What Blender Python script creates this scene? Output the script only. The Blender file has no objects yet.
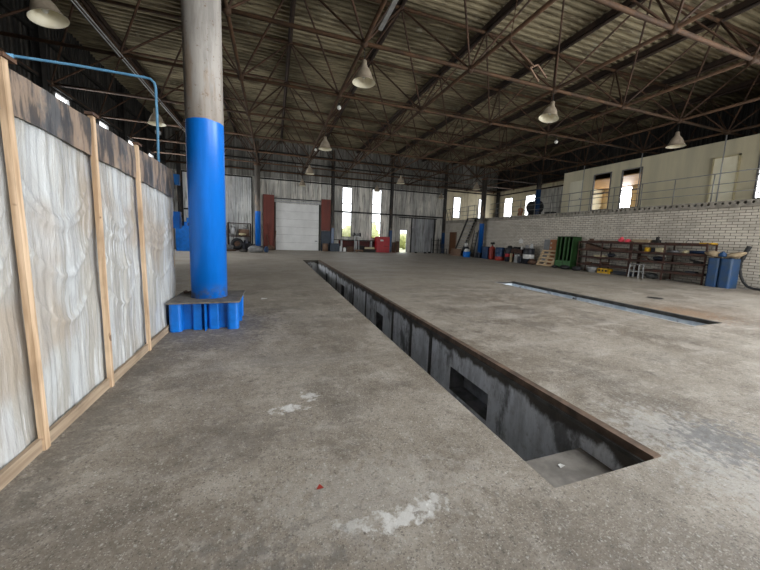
import bpy, math, random
from mathutils import Vector, Matrix, noise
random.seed(7)
PI = math.pi
scene = bpy.context.scene
col = scene.collection

# ------------------------------------------------------------ camera
CAM_H = 1.28
F = 310.539
yaw, pitch, roll = .331053510, .119326877, -.0362162128
cy_, sy_ = math.cos(yaw), math.sin(yaw); cp_, sp_ = math.cos(pitch), math.sin(pitch); cr_, sr_ = math.cos(roll), math.sin(roll)
fw = Vector((sy_*cp_, cy_*cp_, -sp_)); rt = Vector((cy_, -sy_, 0)); dn = fw.cross(rt)
rt2 = cr_*rt + sr_*dn; dn2 = -sr_*rt + cr_*dn
cd = bpy.data.cameras.new('camera'); cam = bpy.data.objects.new('camera', cd); col.objects.link(cam)
cam.matrix_world = Matrix(((rt2.x, -dn2.x, -fw.x, 0), (rt2.y, -dn2.y, -fw.y, 0), (rt2.z, -dn2.z, -fw.z, CAM_H), (0, 0, 0, 1)))
cd.sensor_width = 36; cd.lens = F/760*36
cd.shift_x = (380-379.168)/760; cd.shift_y = (274.431-285)/760
cd.clip_start = .02; cd.clip_end = 300
scene.camera = cam

# ------------------------------------------------------------ sky and exposure
w = bpy.data.worlds.new('World'); scene.world = w; w.use_nodes = True
bg = w.node_tree.nodes['Background']
bg.inputs['Color'].default_value = (.93, .97, 1, 1); bg.inputs['Strength'].default_value = 3.0
scene.view_settings.view_transform = 'Standard'; scene.view_settings.look = 'None'
scene.view_settings.gamma = 1; scene.view_settings.use_curve_mapping = False
scene.view_settings.exposure = 0.45
scene.cycles.max_bounces = 8; scene.cycles.diffuse_bounces = 5; scene.cycles.use_denoising = True
scene.cycles.sample_clamp_indirect = 4

def daylight(name, loc, size, direction, power, colour=(.95, .98, 1)):
    """area light added at a gate, roof or window opening to boost the daylight"""
    ld = bpy.data.lights.new(name, 'AREA'); ld.shape = 'RECTANGLE'; ld.size, ld.size_y = size
    ld.energy = power; ld.color = colour
    o = bpy.data.objects.new(name, ld); col.objects.link(o); o.location = loc
    d = Vector(direction)
    if abs(d.z) > .5: o.rotation_euler = (0, 0, 0)
    else: o.rotation_euler = d.to_track_quat('-Z', 'X' if abs(d.x) > .5 else 'Y').to_euler()
    o.visible_camera = True
    return o

# added lights in assumed unseen gateways and rooflight; extra daylight at tall left windows
for y in (-4.2, .4): daylight('added_gateway_light', (15.5, y, 2.3), (4.4, 4.0), (-1, 0, 0), 640)
daylight('added_gateway_light', (8.0, -7.4, 2.3), (4.0, 4.4), (0, 1, 0), 520)
daylight('added_roof_light', (7.5, -2.6, 8.6), (11, 3.6), (0, 0, -1), 950)
for y in (14.52, 17.35, 20.17, 22.92): daylight('window_daylight', (-7.6, y, 3.6), (4.2, .9), (1, 0, 0), 230)
for y, z, a, b in ((21.7, 4.4, 1.9, 1.0), (24.4, 4.45, 1.8, 1.0), (14.25, 4.3, 1.4, 1.3), (11.8, 4.25, 1.5, 1.6), (8.7, 4.3, 1.4, 1.4), (5.6, 4.3, 1.4, 2.0)):
    daylight('window_daylight', (21.6, y, z), (a, b), (-1, 0, 0), 42*a*b)

# ------------------------------------------------------------ node helpers
class N:
    def __init__(s, name):
        s.m = bpy.data.materials.new(name); s.m.use_nodes = True; s.t = s.m.node_tree
        s.b = s.t.nodes['Principled BSDF']; s.out = s.t.nodes['Material Output']
        s.tc = s.t.nodes.new('ShaderNodeTexCoord'); s.co = s.tc.outputs['Object']
    def n(s, kind, **kw):
        nd = s.t.nodes.new('ShaderNode'+kind)
        for k, v in kw.items(): setattr(nd, k, v)
        return nd
    def put(s, sock, v):
        if hasattr(v, 'is_output'): s.t.links.new(v, sock)
        else: sock.default_value = v if not (isinstance(v, tuple) and len(v) == 3 and sock.type == 'RGBA') else (*v, 1)
    def noise(s, scale, detail=5, rough=.55, stretch=None, off=None, co=None, dist=0):
        co = co or s.co
        if stretch or off:
            mp = s.n('Mapping'); s.put(mp.inputs['Vector'], co)
            if stretch: mp.inputs['Scale'].default_value = stretch
            if off: mp.inputs['Location'].default_value = off
            co = mp.outputs[0]
        nz = s.n('TexNoise'); s.put(nz.inputs['Vector'], co); nz.inputs['Scale'].default_value = scale
        nz.inputs['Detail'].default_value = detail; nz.inputs['Roughness'].default_value = rough; nz.inputs['Distortion'].default_value = dist
        return nz.outputs[0]
    def rng(s, v, a, b, c=0., d=1., smooth=True):
        mr = s.n('MapRange'); mr.interpolation_type = 'SMOOTHSTEP' if smooth else 'LINEAR'
        s.put(mr.inputs[0], v)
        for i, x in enumerate((a, b, c, d)): s.put(mr.inputs[i+1], float(x))
        return mr.outputs[0]
    def mix(s, f, a, b, mode='MIX'):
        mx = s.n('Mix', data_type='RGBA', blend_type=mode)
        s.put(mx.inputs[0], f); s.put(mx.inputs[6], a); s.put(mx.inputs[7], b)
        return mx.outputs[2]
    def math(s, op, a, b=0.):
        m = s.n('Math', operation=op); s.put(m.inputs[0], a); s.put(m.inputs[1], b); return m.outputs[0]
    def xyz(s, co=None):
        sp = s.n('SeparateXYZ'); s.put(sp.inputs[0], co or s.co); return sp.outputs
    def bump(s, h, strength=.3, distance=.01):
        b = s.n('Bump'); b.inputs['Strength'].default_value = strength; b.inputs['Distance'].default_value = distance
        s.put(b.inputs['Height'], h); s.put(s.b.inputs['Normal'], b.outputs[0])
    def set(s, color=None, rough=None, metal=None, spec=None):
        if color is not None: s.put(s.b.inputs['Base Color'], color)
        if rough is not None: s.put(s.b.inputs['Roughness'], rough)
        if metal is not None: s.put(s.b.inputs['Metallic'], metal)
        if spec is not None: s.put(s.b.inputs['Specular IOR Level'], spec)
        return s.m
    def patch(s, cx, cy, rx, ry, lo=.35, hi=1.35, nscale=16., amp=2.2):
        """0..1 blotch of ragged outline on the floor around (cx, cy)"""
        mp = s.n('Mapping'); s.put(mp.inputs['Vector'], s.co)
        mp.inputs['Scale'].default_value = (1/rx, 1/ry, 0); mp.inputs['Location'].default_value = (-cx/rx, -cy/ry, 0)
        ln = s.n('VectorMath', operation='LENGTH'); s.put(ln.inputs[0], mp.outputs[0])
        nz = s.noise(nscale, 6, .65, off=(cx*3.1, cy*1.7, 0))
        d = s.math('ADD', ln.outputs['Value'], s.math('MULTIPLY', s.math('SUBTRACT', nz, .5), amp*3))
        return s.rng(d, lo, hi, 1., 0.)

def basic(name, c, c2=None, rough=.6, metal=0., scale=8., rust=0., streak=False, bump=.1, rustc=(.13, .055, .03), spec=.4):
    """plain material with tonal variation, optional rust blotches"""
    k = N(name); c2 = c2 or tuple(x*.7 for x in c)
    f = k.noise(scale, 5, .6, stretch=(1, 1, .12) if streak else None)
    cc = k.mix(k.rng(f, .35, .65), c, c2)
    if rust > 0:
        r = k.noise(scale*.6, 8, .7, off=(3, 1, 7))
        cc = k.mix(k.rng(r, .72-rust*.35, .80-rust*.3), cc, rustc)
    k.bump(k.noise(scale*5, 4), bump, .005)
    return k.set(cc, rough, metal, spec)

M = {}
def make_floor():
    k = N('worn concrete')
    big = k.noise(.55, 6, .6); mid = k.noise(2.3, 8, .68, off=(5, 2, 0)); fine = k.noise(20, 8, .8); grit = k.noise(52, 6, .8); med = k.noise(7, 7, .72, off=(1, 1, 0))
    c = k.mix(k.rng(big, .38, .60), (.190, .158, .122), (.300, .262, .215))
    c = k.mix(k.math('MULTIPLY', k.rng(mid, .48, .62), .75), c, (.37, .33, .28))
    c = k.mix(k.math('MULTIPLY', k.rng(k.noise(1.2, 8, .72, off=(9, 9, 0)), .50, .64), .6), c, (.115, .096, .076))
    c = k.mix(k.math('MULTIPLY', k.rng(med, .53, .66), .4), c, (.42, .385, .34))
    c = k.mix(k.math('MULTIPLY', k.rng(med, .34, .46, 1, 0), .45), c, (.11, .093, .075))
    c = k.mix(k.math('MULTIPLY', k.rng(fine, .55, .66), .5), c, (.45, .42, .375))
    c = k.mix(k.math('MULTIPLY', k.rng(fine, .36, .45, 1, 0), .7), c, (.075, .064, .052))
    c = k.mix(k.math('MULTIPLY', k.rng(grit, .58, .65), .75), c, (.52, .50, .46))
    c = k.mix(k.math('MULTIPLY', k.rng(grit, .35, .42, 1, 0), .7), c, (.06, .052, .045))
    # gravel flecks, pale and dark
    for sc_, th, cl, st in ((62, .08, (.50, .48, .44), .55), (70, .10, (.060, .052, .044), .6), (120, .26, (.48, .45, .40), .5), (130, .28, (.07, .06, .05), .6)):
        vo = k.n('TexVoronoi'); vo.inputs['Scale'].default_value = sc_; wv = k.n('VectorMath', operation='ADD'); k.put(wv.inputs[0], k.co); wv.inputs[1].default_value = (sc_*.37, sc_*.11, 0); k.put(vo.inputs['Vector'], wv.outputs[0])
        cs = k.n('SeparateColor'); k.put(cs.inputs[0], vo.outputs['Color'])
        m_ = k.math('MULTIPLY', k.rng(cs.outputs[0], th, th-.02), k.rng(vo.outputs['Distance'], .25, .5, 1, 0))
        c = k.mix(k.math('MULTIPLY', m_, st), c, cl)
    # paler towards the far hall: dust plus brighter light put into the colour
    fx, fy, fz = k.xyz(); c = k.mix(k.math('MULTIPLY', k.rng(k.math('ADD', fy, k.math('MULTIPLY', mid, 6.)), 6.5, 14), .30), c, (.50, .45, .375))
    # sweeping marks along the hall
    sw = k.noise(1.0, 4, .6, stretch=(.35, 2.4, 1), off=(1, 4, 0))
    c = k.mix(k.math('MULTIPLY', k.rng(sw, .52, .70), .35), c, (.44, .41, .37))
    W = (.66, .65, .63)
    for cx, cy, rx, ry, s, cl in [(.10, 2.24, .10, .045, .8, W), (.27, 2.40, .05, .06, .7, W), (.56, 1.17, .15, .045, .85, W), (.72, 1.20, .06, .05, .7, W), (.32, 1.20, .07, .03, .6, W), (.45, 1.35, .5, .25, .25, (.46, .44, .41)),
                                  (2.65, 1.25, .35, .30, .45, (.48, .47, .45)), (2.50, .85, .3, .25, .35, (.48, .47, .45)), (2.85, 1.08, .28, .22, .7, (.12, .12, .125)),
                                  (7.75, 3.75, .55, .55, .75, (.26, .15, .075)), (8.0, 3.9, 1.3, .8, .4, (.22, .15, .10)),
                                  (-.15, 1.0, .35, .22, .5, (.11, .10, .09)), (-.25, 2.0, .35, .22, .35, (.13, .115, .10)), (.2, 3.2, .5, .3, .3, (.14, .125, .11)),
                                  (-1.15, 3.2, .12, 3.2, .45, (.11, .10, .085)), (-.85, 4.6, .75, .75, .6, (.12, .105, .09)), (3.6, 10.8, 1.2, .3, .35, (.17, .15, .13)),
                                  (9.18, 5.1, .22, .10, .8, (.05, .045, .04))]:
        c = k.mix(k.math('MULTIPLY', k.patch(cx, cy, rx, ry), s), c, cl)
    h = k.math('ADD', k.math('MULTIPLY', fine, .6), k.math('ADD', k.math('MULTIPLY', grit, .35), k.math('MULTIPLY', mid, .8)))
    k.bump(h, .8, .025)
    return k.set(c, k.rng(mid, .3, .7, .50, .75), spec=.4)
M['floor'] = make_floor()

def make_pit(dark=False):
    k = N('stained whitewash pit wall')
    x, y, z = k.xyz()
    n1 = k.noise(2.2, 7, .65, stretch=(1, 1, .6)); n2 = k.noise(5, 6, .7, stretch=(1, 1, .25)); n3 = k.noise(14, 5, .7)
    c = k.mix(k.rng(n2, .32, .62), (.44, .45, .47), (.72, .74, .77))
    c = k.mix(k.math('MULTIPLY', k.rng(n3, .52, .70), .5), c, (.30, .285, .265))
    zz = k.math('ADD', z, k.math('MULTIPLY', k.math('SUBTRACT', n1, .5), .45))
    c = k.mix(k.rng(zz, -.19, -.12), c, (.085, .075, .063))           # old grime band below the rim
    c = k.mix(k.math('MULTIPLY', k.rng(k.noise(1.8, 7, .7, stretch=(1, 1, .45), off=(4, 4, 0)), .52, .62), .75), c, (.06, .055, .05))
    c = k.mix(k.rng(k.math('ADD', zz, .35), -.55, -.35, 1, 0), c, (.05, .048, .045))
    k.bump(k.math('ADD', n3, n1), .5, .02)
    return k.set(c, .75, spec=.3)
M['pit'] = make_pit()
def make_pit2():
    k = N('pale blue pit wall'); x, y, z = k.xyz()
    n2 = k.noise(4, 6, .7, stretch=(1, 1, .3)); n1 = k.noise(2, 6, .6)
    c = k.mix(k.rng(n2, .35, .6), (.50, .58, .66), (.74, .80, .86))
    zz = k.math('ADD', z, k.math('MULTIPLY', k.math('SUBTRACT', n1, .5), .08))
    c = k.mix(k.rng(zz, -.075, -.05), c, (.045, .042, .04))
    c = k.mix(k.rng(k.noise(3, 7, .7, off=(8, 0, 0)), .58, .66), c, (.10, .10, .10))
    return k.set(c, .7)
M['pit2'] = make_pit2()
M['concrete_dark'] = basic('dark grimy concrete', (.10, .095, .088), (.05, .047, .043), .85, scale=5, bump=.4)
M['concrete'] = basic('grey concrete', (.27, .25, .225), (.17, .155, .14), .85, scale=6, bump=.4)
M['niche'] = basic('shade toned niche plaster', (.24, .245, .26), (.12, .12, .125), .85, scale=5, bump=.4)  # darker than the pit wall: niche shade put into the colour
M['slab'] = basic('floor slab concrete', (.38, .35, .30), (.22, .20, .17), .9, scale=5, bump=.4)
M['rail'] = basic('rusty rim steel', (.16, .105, .072), (.07, .048, .036), .75, .1, scale=5, bump=.4)
M['wood'] = None
def make_wood(name, a, b, axis='z', knots=True):
    k = N(name)
    st = {'z': (1, 1, .05), 'y': (1, .05, 1), 'x': (.05, 1, 1)}[axis]
    f = k.noise(28, 5, .6, stretch=st); g = k.noise(3, 3, .6)
    c = k.mix(k.rng(f, .35, .65), a, b); c = k.mix(k.math('MULTIPLY', k.rng(g, .45, .7), .4), c, tuple(v*.55 for v in b))
    if knots: c = k.mix(k.math('MULTIPLY', k.rng(k.noise(9, 2, .5, off=(2, 2, 2)), .70, .76), .8), c, (.12, .06, .03))
    k.bump(f, .3, .004)
    return k.set(c, .7, spec=.3)
M['wood'] = make_wood('weathered pine', (.68, .50, .34), (.42, .28, .17))
M['wood_y'] = make_wood('dirty pine board', (.40, .31, .22), (.26, .19, .13), 'y')
M['pallet'] = make_wood('pallet pine', (.62, .47, .30), (.48, .34, .20), 'y', False)
def make_oldboard():
    k = N('mottled old boarding')
    a = k.noise(3.2, 6, .65, stretch=(1, 1, .35)); b = k.noise(7, 5, .6, stretch=(1, 1, .15), off=(3, 3, 3)); g = k.noise(.9, 3, .5, off=(1, 7, 2))
    c = k.mix(k.rng(a, .40, .6), (.62, .64, .66), (.50, .49, .46))
    c = k.mix(k.math('MULTIPLY', k.rng(b, .5, .68), .6), c, (.40, .31, .23)); c = k.mix(k.math('MULTIPLY', k.rng(g, .52, .66), .5), c, (.42, .30, .20))
    return k.set(c, .8)
M['oldboard'] = make_oldboard()
M['orangeboard'] = make_wood('orange brown boarding', (.46, .26, .14), (.32, .18, .10), 'z')
def make_plastic():
    k = N('polythene sheeting')
    a = k.noise(5, 6, .7, stretch=(1, 1, .12)); b = k.noise(22, 6, .75, stretch=(1, 1, .06), off=(2, 2, 2)); g = k.noise(1.1, 3, .5); d = k.noise(6, 4, .6, stretch=(1, 1, .5), off=(0, 3, 1), dist=2.5)
    c = k.mix(k.rng(a, .42, .58), (.62, .64, .65), (.45, .435, .40)); c = k.mix(k.math('MULTIPLY', k.rng(b, .55, .63), .7), c, (.78, .81, .83))
    c = k.mix(k.math('MULTIPLY', k.rng(b, .36, .44, 1, 0), .4), c, (.30, .30, .30))
    c = k.mix(k.math('MULTIPLY', k.rng(g, .52, .66), .55), c, (.40, .31, .22))
    k.set(c, .22, spec=.7); k.bump(k.math('ADD', k.math('MULTIPLY', b, .7), k.math('ADD', a, k.math('MULTIPLY', d, .8))), .8, .02)
    tr = k.n('BsdfTransparent'); mx = k.n('MixShader'); k.put(mx.inputs[0], k.rng(a, .35, .6, .72, .88))
    k.t.links.new(tr.outputs[0], mx.inputs[1]); k.t.links.new(k.b.outputs[0], mx.inputs[2]); k.t.links.new(mx.outputs[0], k.out.inputs[0])
    return k.m
M['plastic'] = make_plastic()
def make_fabric():
    k = N('dusty tarpaulin band')
    a = k.noise(4, 7, .7, stretch=(1, 1, .5)); b = k.noise(11, 5, .65, stretch=(1, 1, .18))
    c = k.mix(k.rng(a, .44, .58), (.27, .20, .15), (.10, .10, .105)); c = k.mix(k.math('MULTIPLY', k.rng(b, .46, .58), .8), c, (.03, .032, .038))
    c = k.mix(k.math('MULTIPLY', k.rng(b, .30, .42, 1, 0), .4), c, (.40, .34, .28))
    k.bump(b, .4, .01); return k.set(c, .7)
M['tarp'] = make_fabric()

def make_column(zb, name='painted steel column', blue=(.0, .175, .72), steel=(.42, .39, .36)):
    k = N(name); x, y, z = k.xyz()
    st = k.noise(7, 6, .65, stretch=(1, 1, .12)); sp = k.noise(16, 7, .75); f = k.noise(40, 3)
    up = k.mix(k.rng(st, .4, .62), steel, tuple(v*.62 for v in steel)); up = k.mix(k.math('MULTIPLY', k.rng(sp, .57, .66), .85), up, (.16, .085, .045))
    up = k.mix(k.math('MULTIPLY', k.rng(k.noise(4, 5, .6, stretch=(1, 1, .2), off=(5, 5, 0)), .55, .68), .55), up, (.30, .20, .12))
    up = k.mix(k.math('MULTIPLY', k.rng(z, zb, zb+.35, 1, 0), .45), up, (.26, .20, .15))
    bl = k.mix(k.math('MULTIPLY', k.rng(st, .45, .65), .5), blue, tuple(v*1.25+.012 for v in blue)); bl = k.mix(k.math('MULTIPLY', k.rng(sp, .64, .72), .35), bl, (.02, .09, .32))
    bl = k.mix(k.math('MULTIPLY', k.rng(z, .37, .62, 1, 0), k.math('MULTIPLY', k.rng(k.noise(9, 5, .7), .4, .6), .75)), bl, (.17, .15, .13))
    edge = k.math('ADD', z, k.math('MULTIPLY', k.math('SUBTRACT', k.noise(5, 4), .5), .05))
    c = k.mix(k.rng(edge, zb-.006, zb+.006), bl, up)
    k.bump(k.math('ADD', f, st), .12, .004)
    k.set(c, k.rng(edge, zb-.01, zb+.01, .33, .6), spec=.5); return k.m
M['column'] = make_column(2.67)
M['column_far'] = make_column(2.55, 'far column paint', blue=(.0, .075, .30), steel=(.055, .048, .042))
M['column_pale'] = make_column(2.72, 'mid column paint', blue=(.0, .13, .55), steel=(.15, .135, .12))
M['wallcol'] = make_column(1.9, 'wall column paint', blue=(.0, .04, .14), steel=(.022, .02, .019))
M['blue'] = basic('gloss blue paint', (.0, .16, .62), (.0, .12, .48), .4, scale=5, rust=.12, rustc=(.14, .13, .12), spec=.5)
M['blue_dirty'] = basic('dusty plate top', (.10, .09, .08), (.16, .145, .125), .85, scale=12, bump=.4)
M['blue_light'] = basic('light blue plastic', (.03, .22, .62), (.02, .17, .52), .4, scale=3)
M['pipeblue'] = basic('pale blue pipe paint', (.20, .46, .70), (.14, .36, .60), .45, scale=9)

def make_metalwall(name, a, b, dirt=(.10, .085, .07), amt=.75):
    k = N(name); x, y, z = k.xyz()
    s1 = k.noise(3.2, 6, .6, stretch=(1, 1, .06)); s2 = k.noise(9, 5, .65, stretch=(1, 1, .08), off=(4, 1, 1)); n = k.noise(.5, 4, .6)
    c = k.mix(k.rng(s1, .40, .60), a, b); c = k.mix(k.math('MULTIPLY', k.rng(s2, .50, .66), amt), c, dirt)
    c = k.mix(k.math('MULTIPLY', k.rng(n, .45, .62), .4), c, tuple(v*.55 for v in b))
    # vertical sheet laps
    fr = k.math('FRACT', k.math('MULTIPLY', k.math('ADD', x, y), 1/1.02)); c = k.mix(k.math('MULTIPLY', k.rng(fr, 0, .03, 1, 0), .5), c, dirt)
    return k.set(c, k.rng(s1, .3, .7, .5, .7), .35, .4)
M['metalwall'] = make_metalwall('galvanised profiled sheet', (.74, .71, .65), (.52, .51, .48))
M['metaldark'] = make_metalwall('near black profiled sheet', (.035, .033, .03), (.022, .021, .02))  # near black tone for the left and upper right walls
M['metallight'] = make_metalwall('bright galvanised sheet', (.82, .82, .80), (.66, .67, .68), (.14, .12, .10))
M['metalmid'] = make_metalwall('darker profiled sheet', (.34, .33, .30), (.20, .195, .18))  # darker tone for the upper far walls
M['gate_grey'] = make_metalwall('grey gate sheet', (.42, .43, .44), (.28, .285, .30))
def make_panel():
    k = N('yellowed wall panel'); s = k.noise(3, 6, .6, stretch=(1, 1, .07)); n = k.noise(.8, 5, .6); x, y, z = k.xyz()
    c = k.mix(k.rng(n, .4, .62), (.74, .66, .48), (.60, .53, .38)); c = k.mix(k.math('MULTIPLY', k.rng(s, .52, .70), .5), c, (.25, .18, .11))
    fr = k.math('FRACT', k.math('MULTIPLY', k.math('ADD', x, y), 1/1.18)); c = k.mix(k.math('MULTIPLY', k.rng(fr, 0, .02, 1, 0), .6), c, (.15, .12, .09))
    return k.set(c, .75, spec=.2)
M['panel'] = make_panel()
M['office'] = basic('greyish cream partition', (.66, .60, .43), (.52, .48, .35), .7, scale=1.3, streak=True, spec=.2)
M['officepale'] = basic('cream painted door', (.80, .76, .60), (.70, .66, .52), .6, scale=2, streak=True)
M['panecream'] = basic('cream opal pane painted lit', (.93, .88, .68), (.86, .80, .60), .5, scale=2)  # extra pale: light from behind the pane put into the colour
M['orangeroom'] = basic('varnished ceiling boards', (.52, .30, .12), (.42, .23, .09), .6, scale=3)
M['roomwall'] = basic('pale room wall', (.62, .56, .45), (.54, .47, .37), .7, scale=2)
def make_brick():
    k = N('white silicate brick'); x, y, z = k.xyz()
    cb = k.n('CombineXYZ'); k.put(cb.inputs[0], k.math('ADD', y, k.math('MULTIPLY', x, 1.))); k.put(cb.inputs[1], z)
    br = k.n('TexBrick'); k.put(br.inputs['Vector'], cb.outputs[0])
    br.inputs['Scale'].default_value = 1; br.inputs['Brick Width'].default_value = .285; br.inputs['Row Height'].default_value = .098
    br.inputs['Mortar Size'].default_value = .0085; br.inputs['Mortar Smooth'].default_value = .2; br.inputs['Bias'].default_value = -.2
    br.inputs['Color1'].default_value = (.66, .61, .53, 1); br.inputs['Color2'].default_value = (.52, .47, .40, 1); br.inputs['Mortar'].default_value = (.09, .075, .06, 1)
    n = k.noise(1.3, 6, .6); n2 = k.noise(9, 6, .7)
    c = k.mix(k.math('MULTIPLY', k.rng(n, .46, .66), .35), br.outputs['Color'], (.26, .235, .20)); c = k.mix(k.math('MULTIPLY', k.rng(n2, .58, .68), .35), c, (.17, .15, .125))
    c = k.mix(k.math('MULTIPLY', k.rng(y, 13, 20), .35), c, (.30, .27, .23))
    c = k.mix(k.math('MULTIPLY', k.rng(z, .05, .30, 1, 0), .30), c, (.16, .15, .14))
    k.bump(k.math('SUBTRACT', 1., br.outputs['Fac']), .5, .01)
    return k.set(c, .85, spec=.2)
M['brick'] = make_brick()
def make_deck():
    k = N('stained corrugated decking'); s = k.noise(.9, 7, .6, stretch=(.35, .9, 1)); n = k.noise(6, 5, .7, stretch=(.15, 1.6, 1))
    c = k.mix(k.rng(s, .4, .62), (.32, .275, .18), (.13, .11, .07)); c = k.mix(k.math('MULTIPLY', k.rng(n, .50, .62), .7), c, (.065, .045, .03))
    c = k.mix(k.math('MULTIPLY', k.rng(k.noise(1.4, 5, .6, off=(7, 3, 0)), .60, .68), .6), c, (.30, .28, .21))
    return k.set(c, .8, .0, spec=.2)
M['deck'] = make_deck()
M['chord'] = basic('rusty red primer steel', (.095, .050, .026), (.048, .028, .017), .75, .0, scale=3, spec=.3)
M['chord_dark'] = basic('dark brown steel', (.055, .036, .027), (.03, .022, .018), .8, .0, scale=3, spec=.3)
M['brace'] = basic('brown primer tube', (.085, .045, .027), (.045, .027, .018), .75, .0, scale=3, spec=.3)
M['black'] = basic('sooty black steel', (.018, .017, .016), (.03, .028, .026), .7, .2, scale=6)
M['lamp_out'] = basic('dull enamel', (.36, .30, .23), (.26, .215, .16), .5, scale=6, rust=.1)
M['lamp_in'] = basic('cream enamel', (.90, .85, .68), (.82, .76, .58), .4, scale=6)
M['glass'] = basic('frosted glass', (.75, .75, .70), (.7, .7, .65), .2)
M['whitedoor'] = basic('white coated door panel', (.82, .82, .81), (.74, .74, .73), .5, scale=1.2)
M['red'] = basic('rust red leaf paint', (.20, .045, .030), (.12, .032, .025), .6, scale=2.5, streak=True, rust=.15)
M['redcab'] = basic('bright red cabinet paint', (.42, .012, .020), (.34, .010, .018), .45, scale=2.5)
M['dkred'] = basic('dark red plinth paint', (.11, .022, .018), (.055, .018, .015), .7, scale=4)
M['slate'] = basic('blue grey sheet', (.045, .06, .085), (.03, .04, .055), .6, scale=3)
M['brown_door'] = make_wood('brown door boards', (.15, .065, .028), (.09, .038, .018), 'z')
M['green'] = basic('dark green cabinet paint', (.028, .085, .022), (.014, .05, .013), .5, scale=4, rust=.15, streak=True)
M['green_dk'] = basic('very dark green paint', (.012, .035, .012), (.008, .02, .008), .7, scale=4)  # darkest green, for cabinet backs and tops
M['green_lt'] = basic('lighter green panel', (.04, .13, .038), (.03, .09, .028), .5, scale=4)
M['rack'] = basic('rusty rack steel', (.075, .032, .022), (.035, .02, .016), .75, .1, scale=7)
M['drumblue'] = basic('navy drum paint', (.015, .05, .13), (.01, .03, .08), .45, scale=5, rust=.2)
M['drumdark'] = basic('near black drum paint', (.014, .018, .030), (.02, .02, .022), .5, scale=5, rust=.1)
M['drumred'] = basic('faded red paint', (.34, .035, .022), (.24, .03, .02), .5, scale=5, rust=.15)
M['orange'] = basic('orange brown sheet', (.42, .17, .065), (.34, .13, .05), .6, scale=4)
M['greysheet'] = basic('grey sheet', (.26, .27, .28), (.20, .205, .21), .6, scale=4)
M['white'] = basic('off white', (.72, .72, .70), (.55, .54, .52), .5, scale=6)
M['grey'] = basic('mid grey', (.25, .25, .25), (.16, .16, .16), .6, scale=6)
M['steel'] = basic('pale grey steel', (.42, .43, .43), (.32, .32, .32), .45, .3, scale=6)
M['yellow'] = basic('yellow plastic', (.62, .36, .015), (.5, .28, .01), .5, scale=6)
M['cream'] = basic('cream paint', (.60, .53, .33), (.5, .43, .25), .6, scale=6)
M['pink'] = basic('fluorescent pink plastic', (.95, .10, .14), (.85, .08, .12), .5, scale=9)
M['tan'] = basic('tan sackcloth', (.40, .31, .20), (.30, .225, .14), .85, scale=8)
M['tankblue'] = basic('scuffed blue plastic', (.010, .052, .15), (.03, .06, .11), .45, scale=4, rust=.18, rustc=(.10, .13, .17))
M['rubber'] = basic('black rubber', (.022, .022, .024), (.035, .035, .036), .7, scale=12)
M['brownthing'] = basic('rusty scrap', (.14, .075, .045), (.07, .042, .03), .8, scale=9)
M['brownboard'] = basic('brown hardboard', (.21, .13, .085), (.15, .09, .06), .75, scale=3)
M['ropewhite'] = basic('pale rubble', (.42, .40, .37), (.3, .28, .26), .9, scale=9)
M['redcloth'] = basic('red brown cloth', (.28, .06, .04), (.2, .05, .03), .9, scale=9)
M['darkcloth'] = basic('dark grey cloth', (.07, .072, .07), (.04, .042, .042), .9, scale=9)
M['grass'] = basic('meadow grass', (.40, .41, .25), (.32, .34, .20), .9, scale=2, bump=.6)
M['leaf'] = basic('yellow green leaves', (.48, .48, .22), (.36, .39, .2), .8, scale=5)
M['frame_grey'] = basic('grey window frame', (.20, .20, .20), (.12, .12, .12), .6, scale=6)
M['galv'] = basic('galvanised rail tube', (.26, .26, .25), (.18, .175, .165), .5, .3, scale=6)

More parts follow.
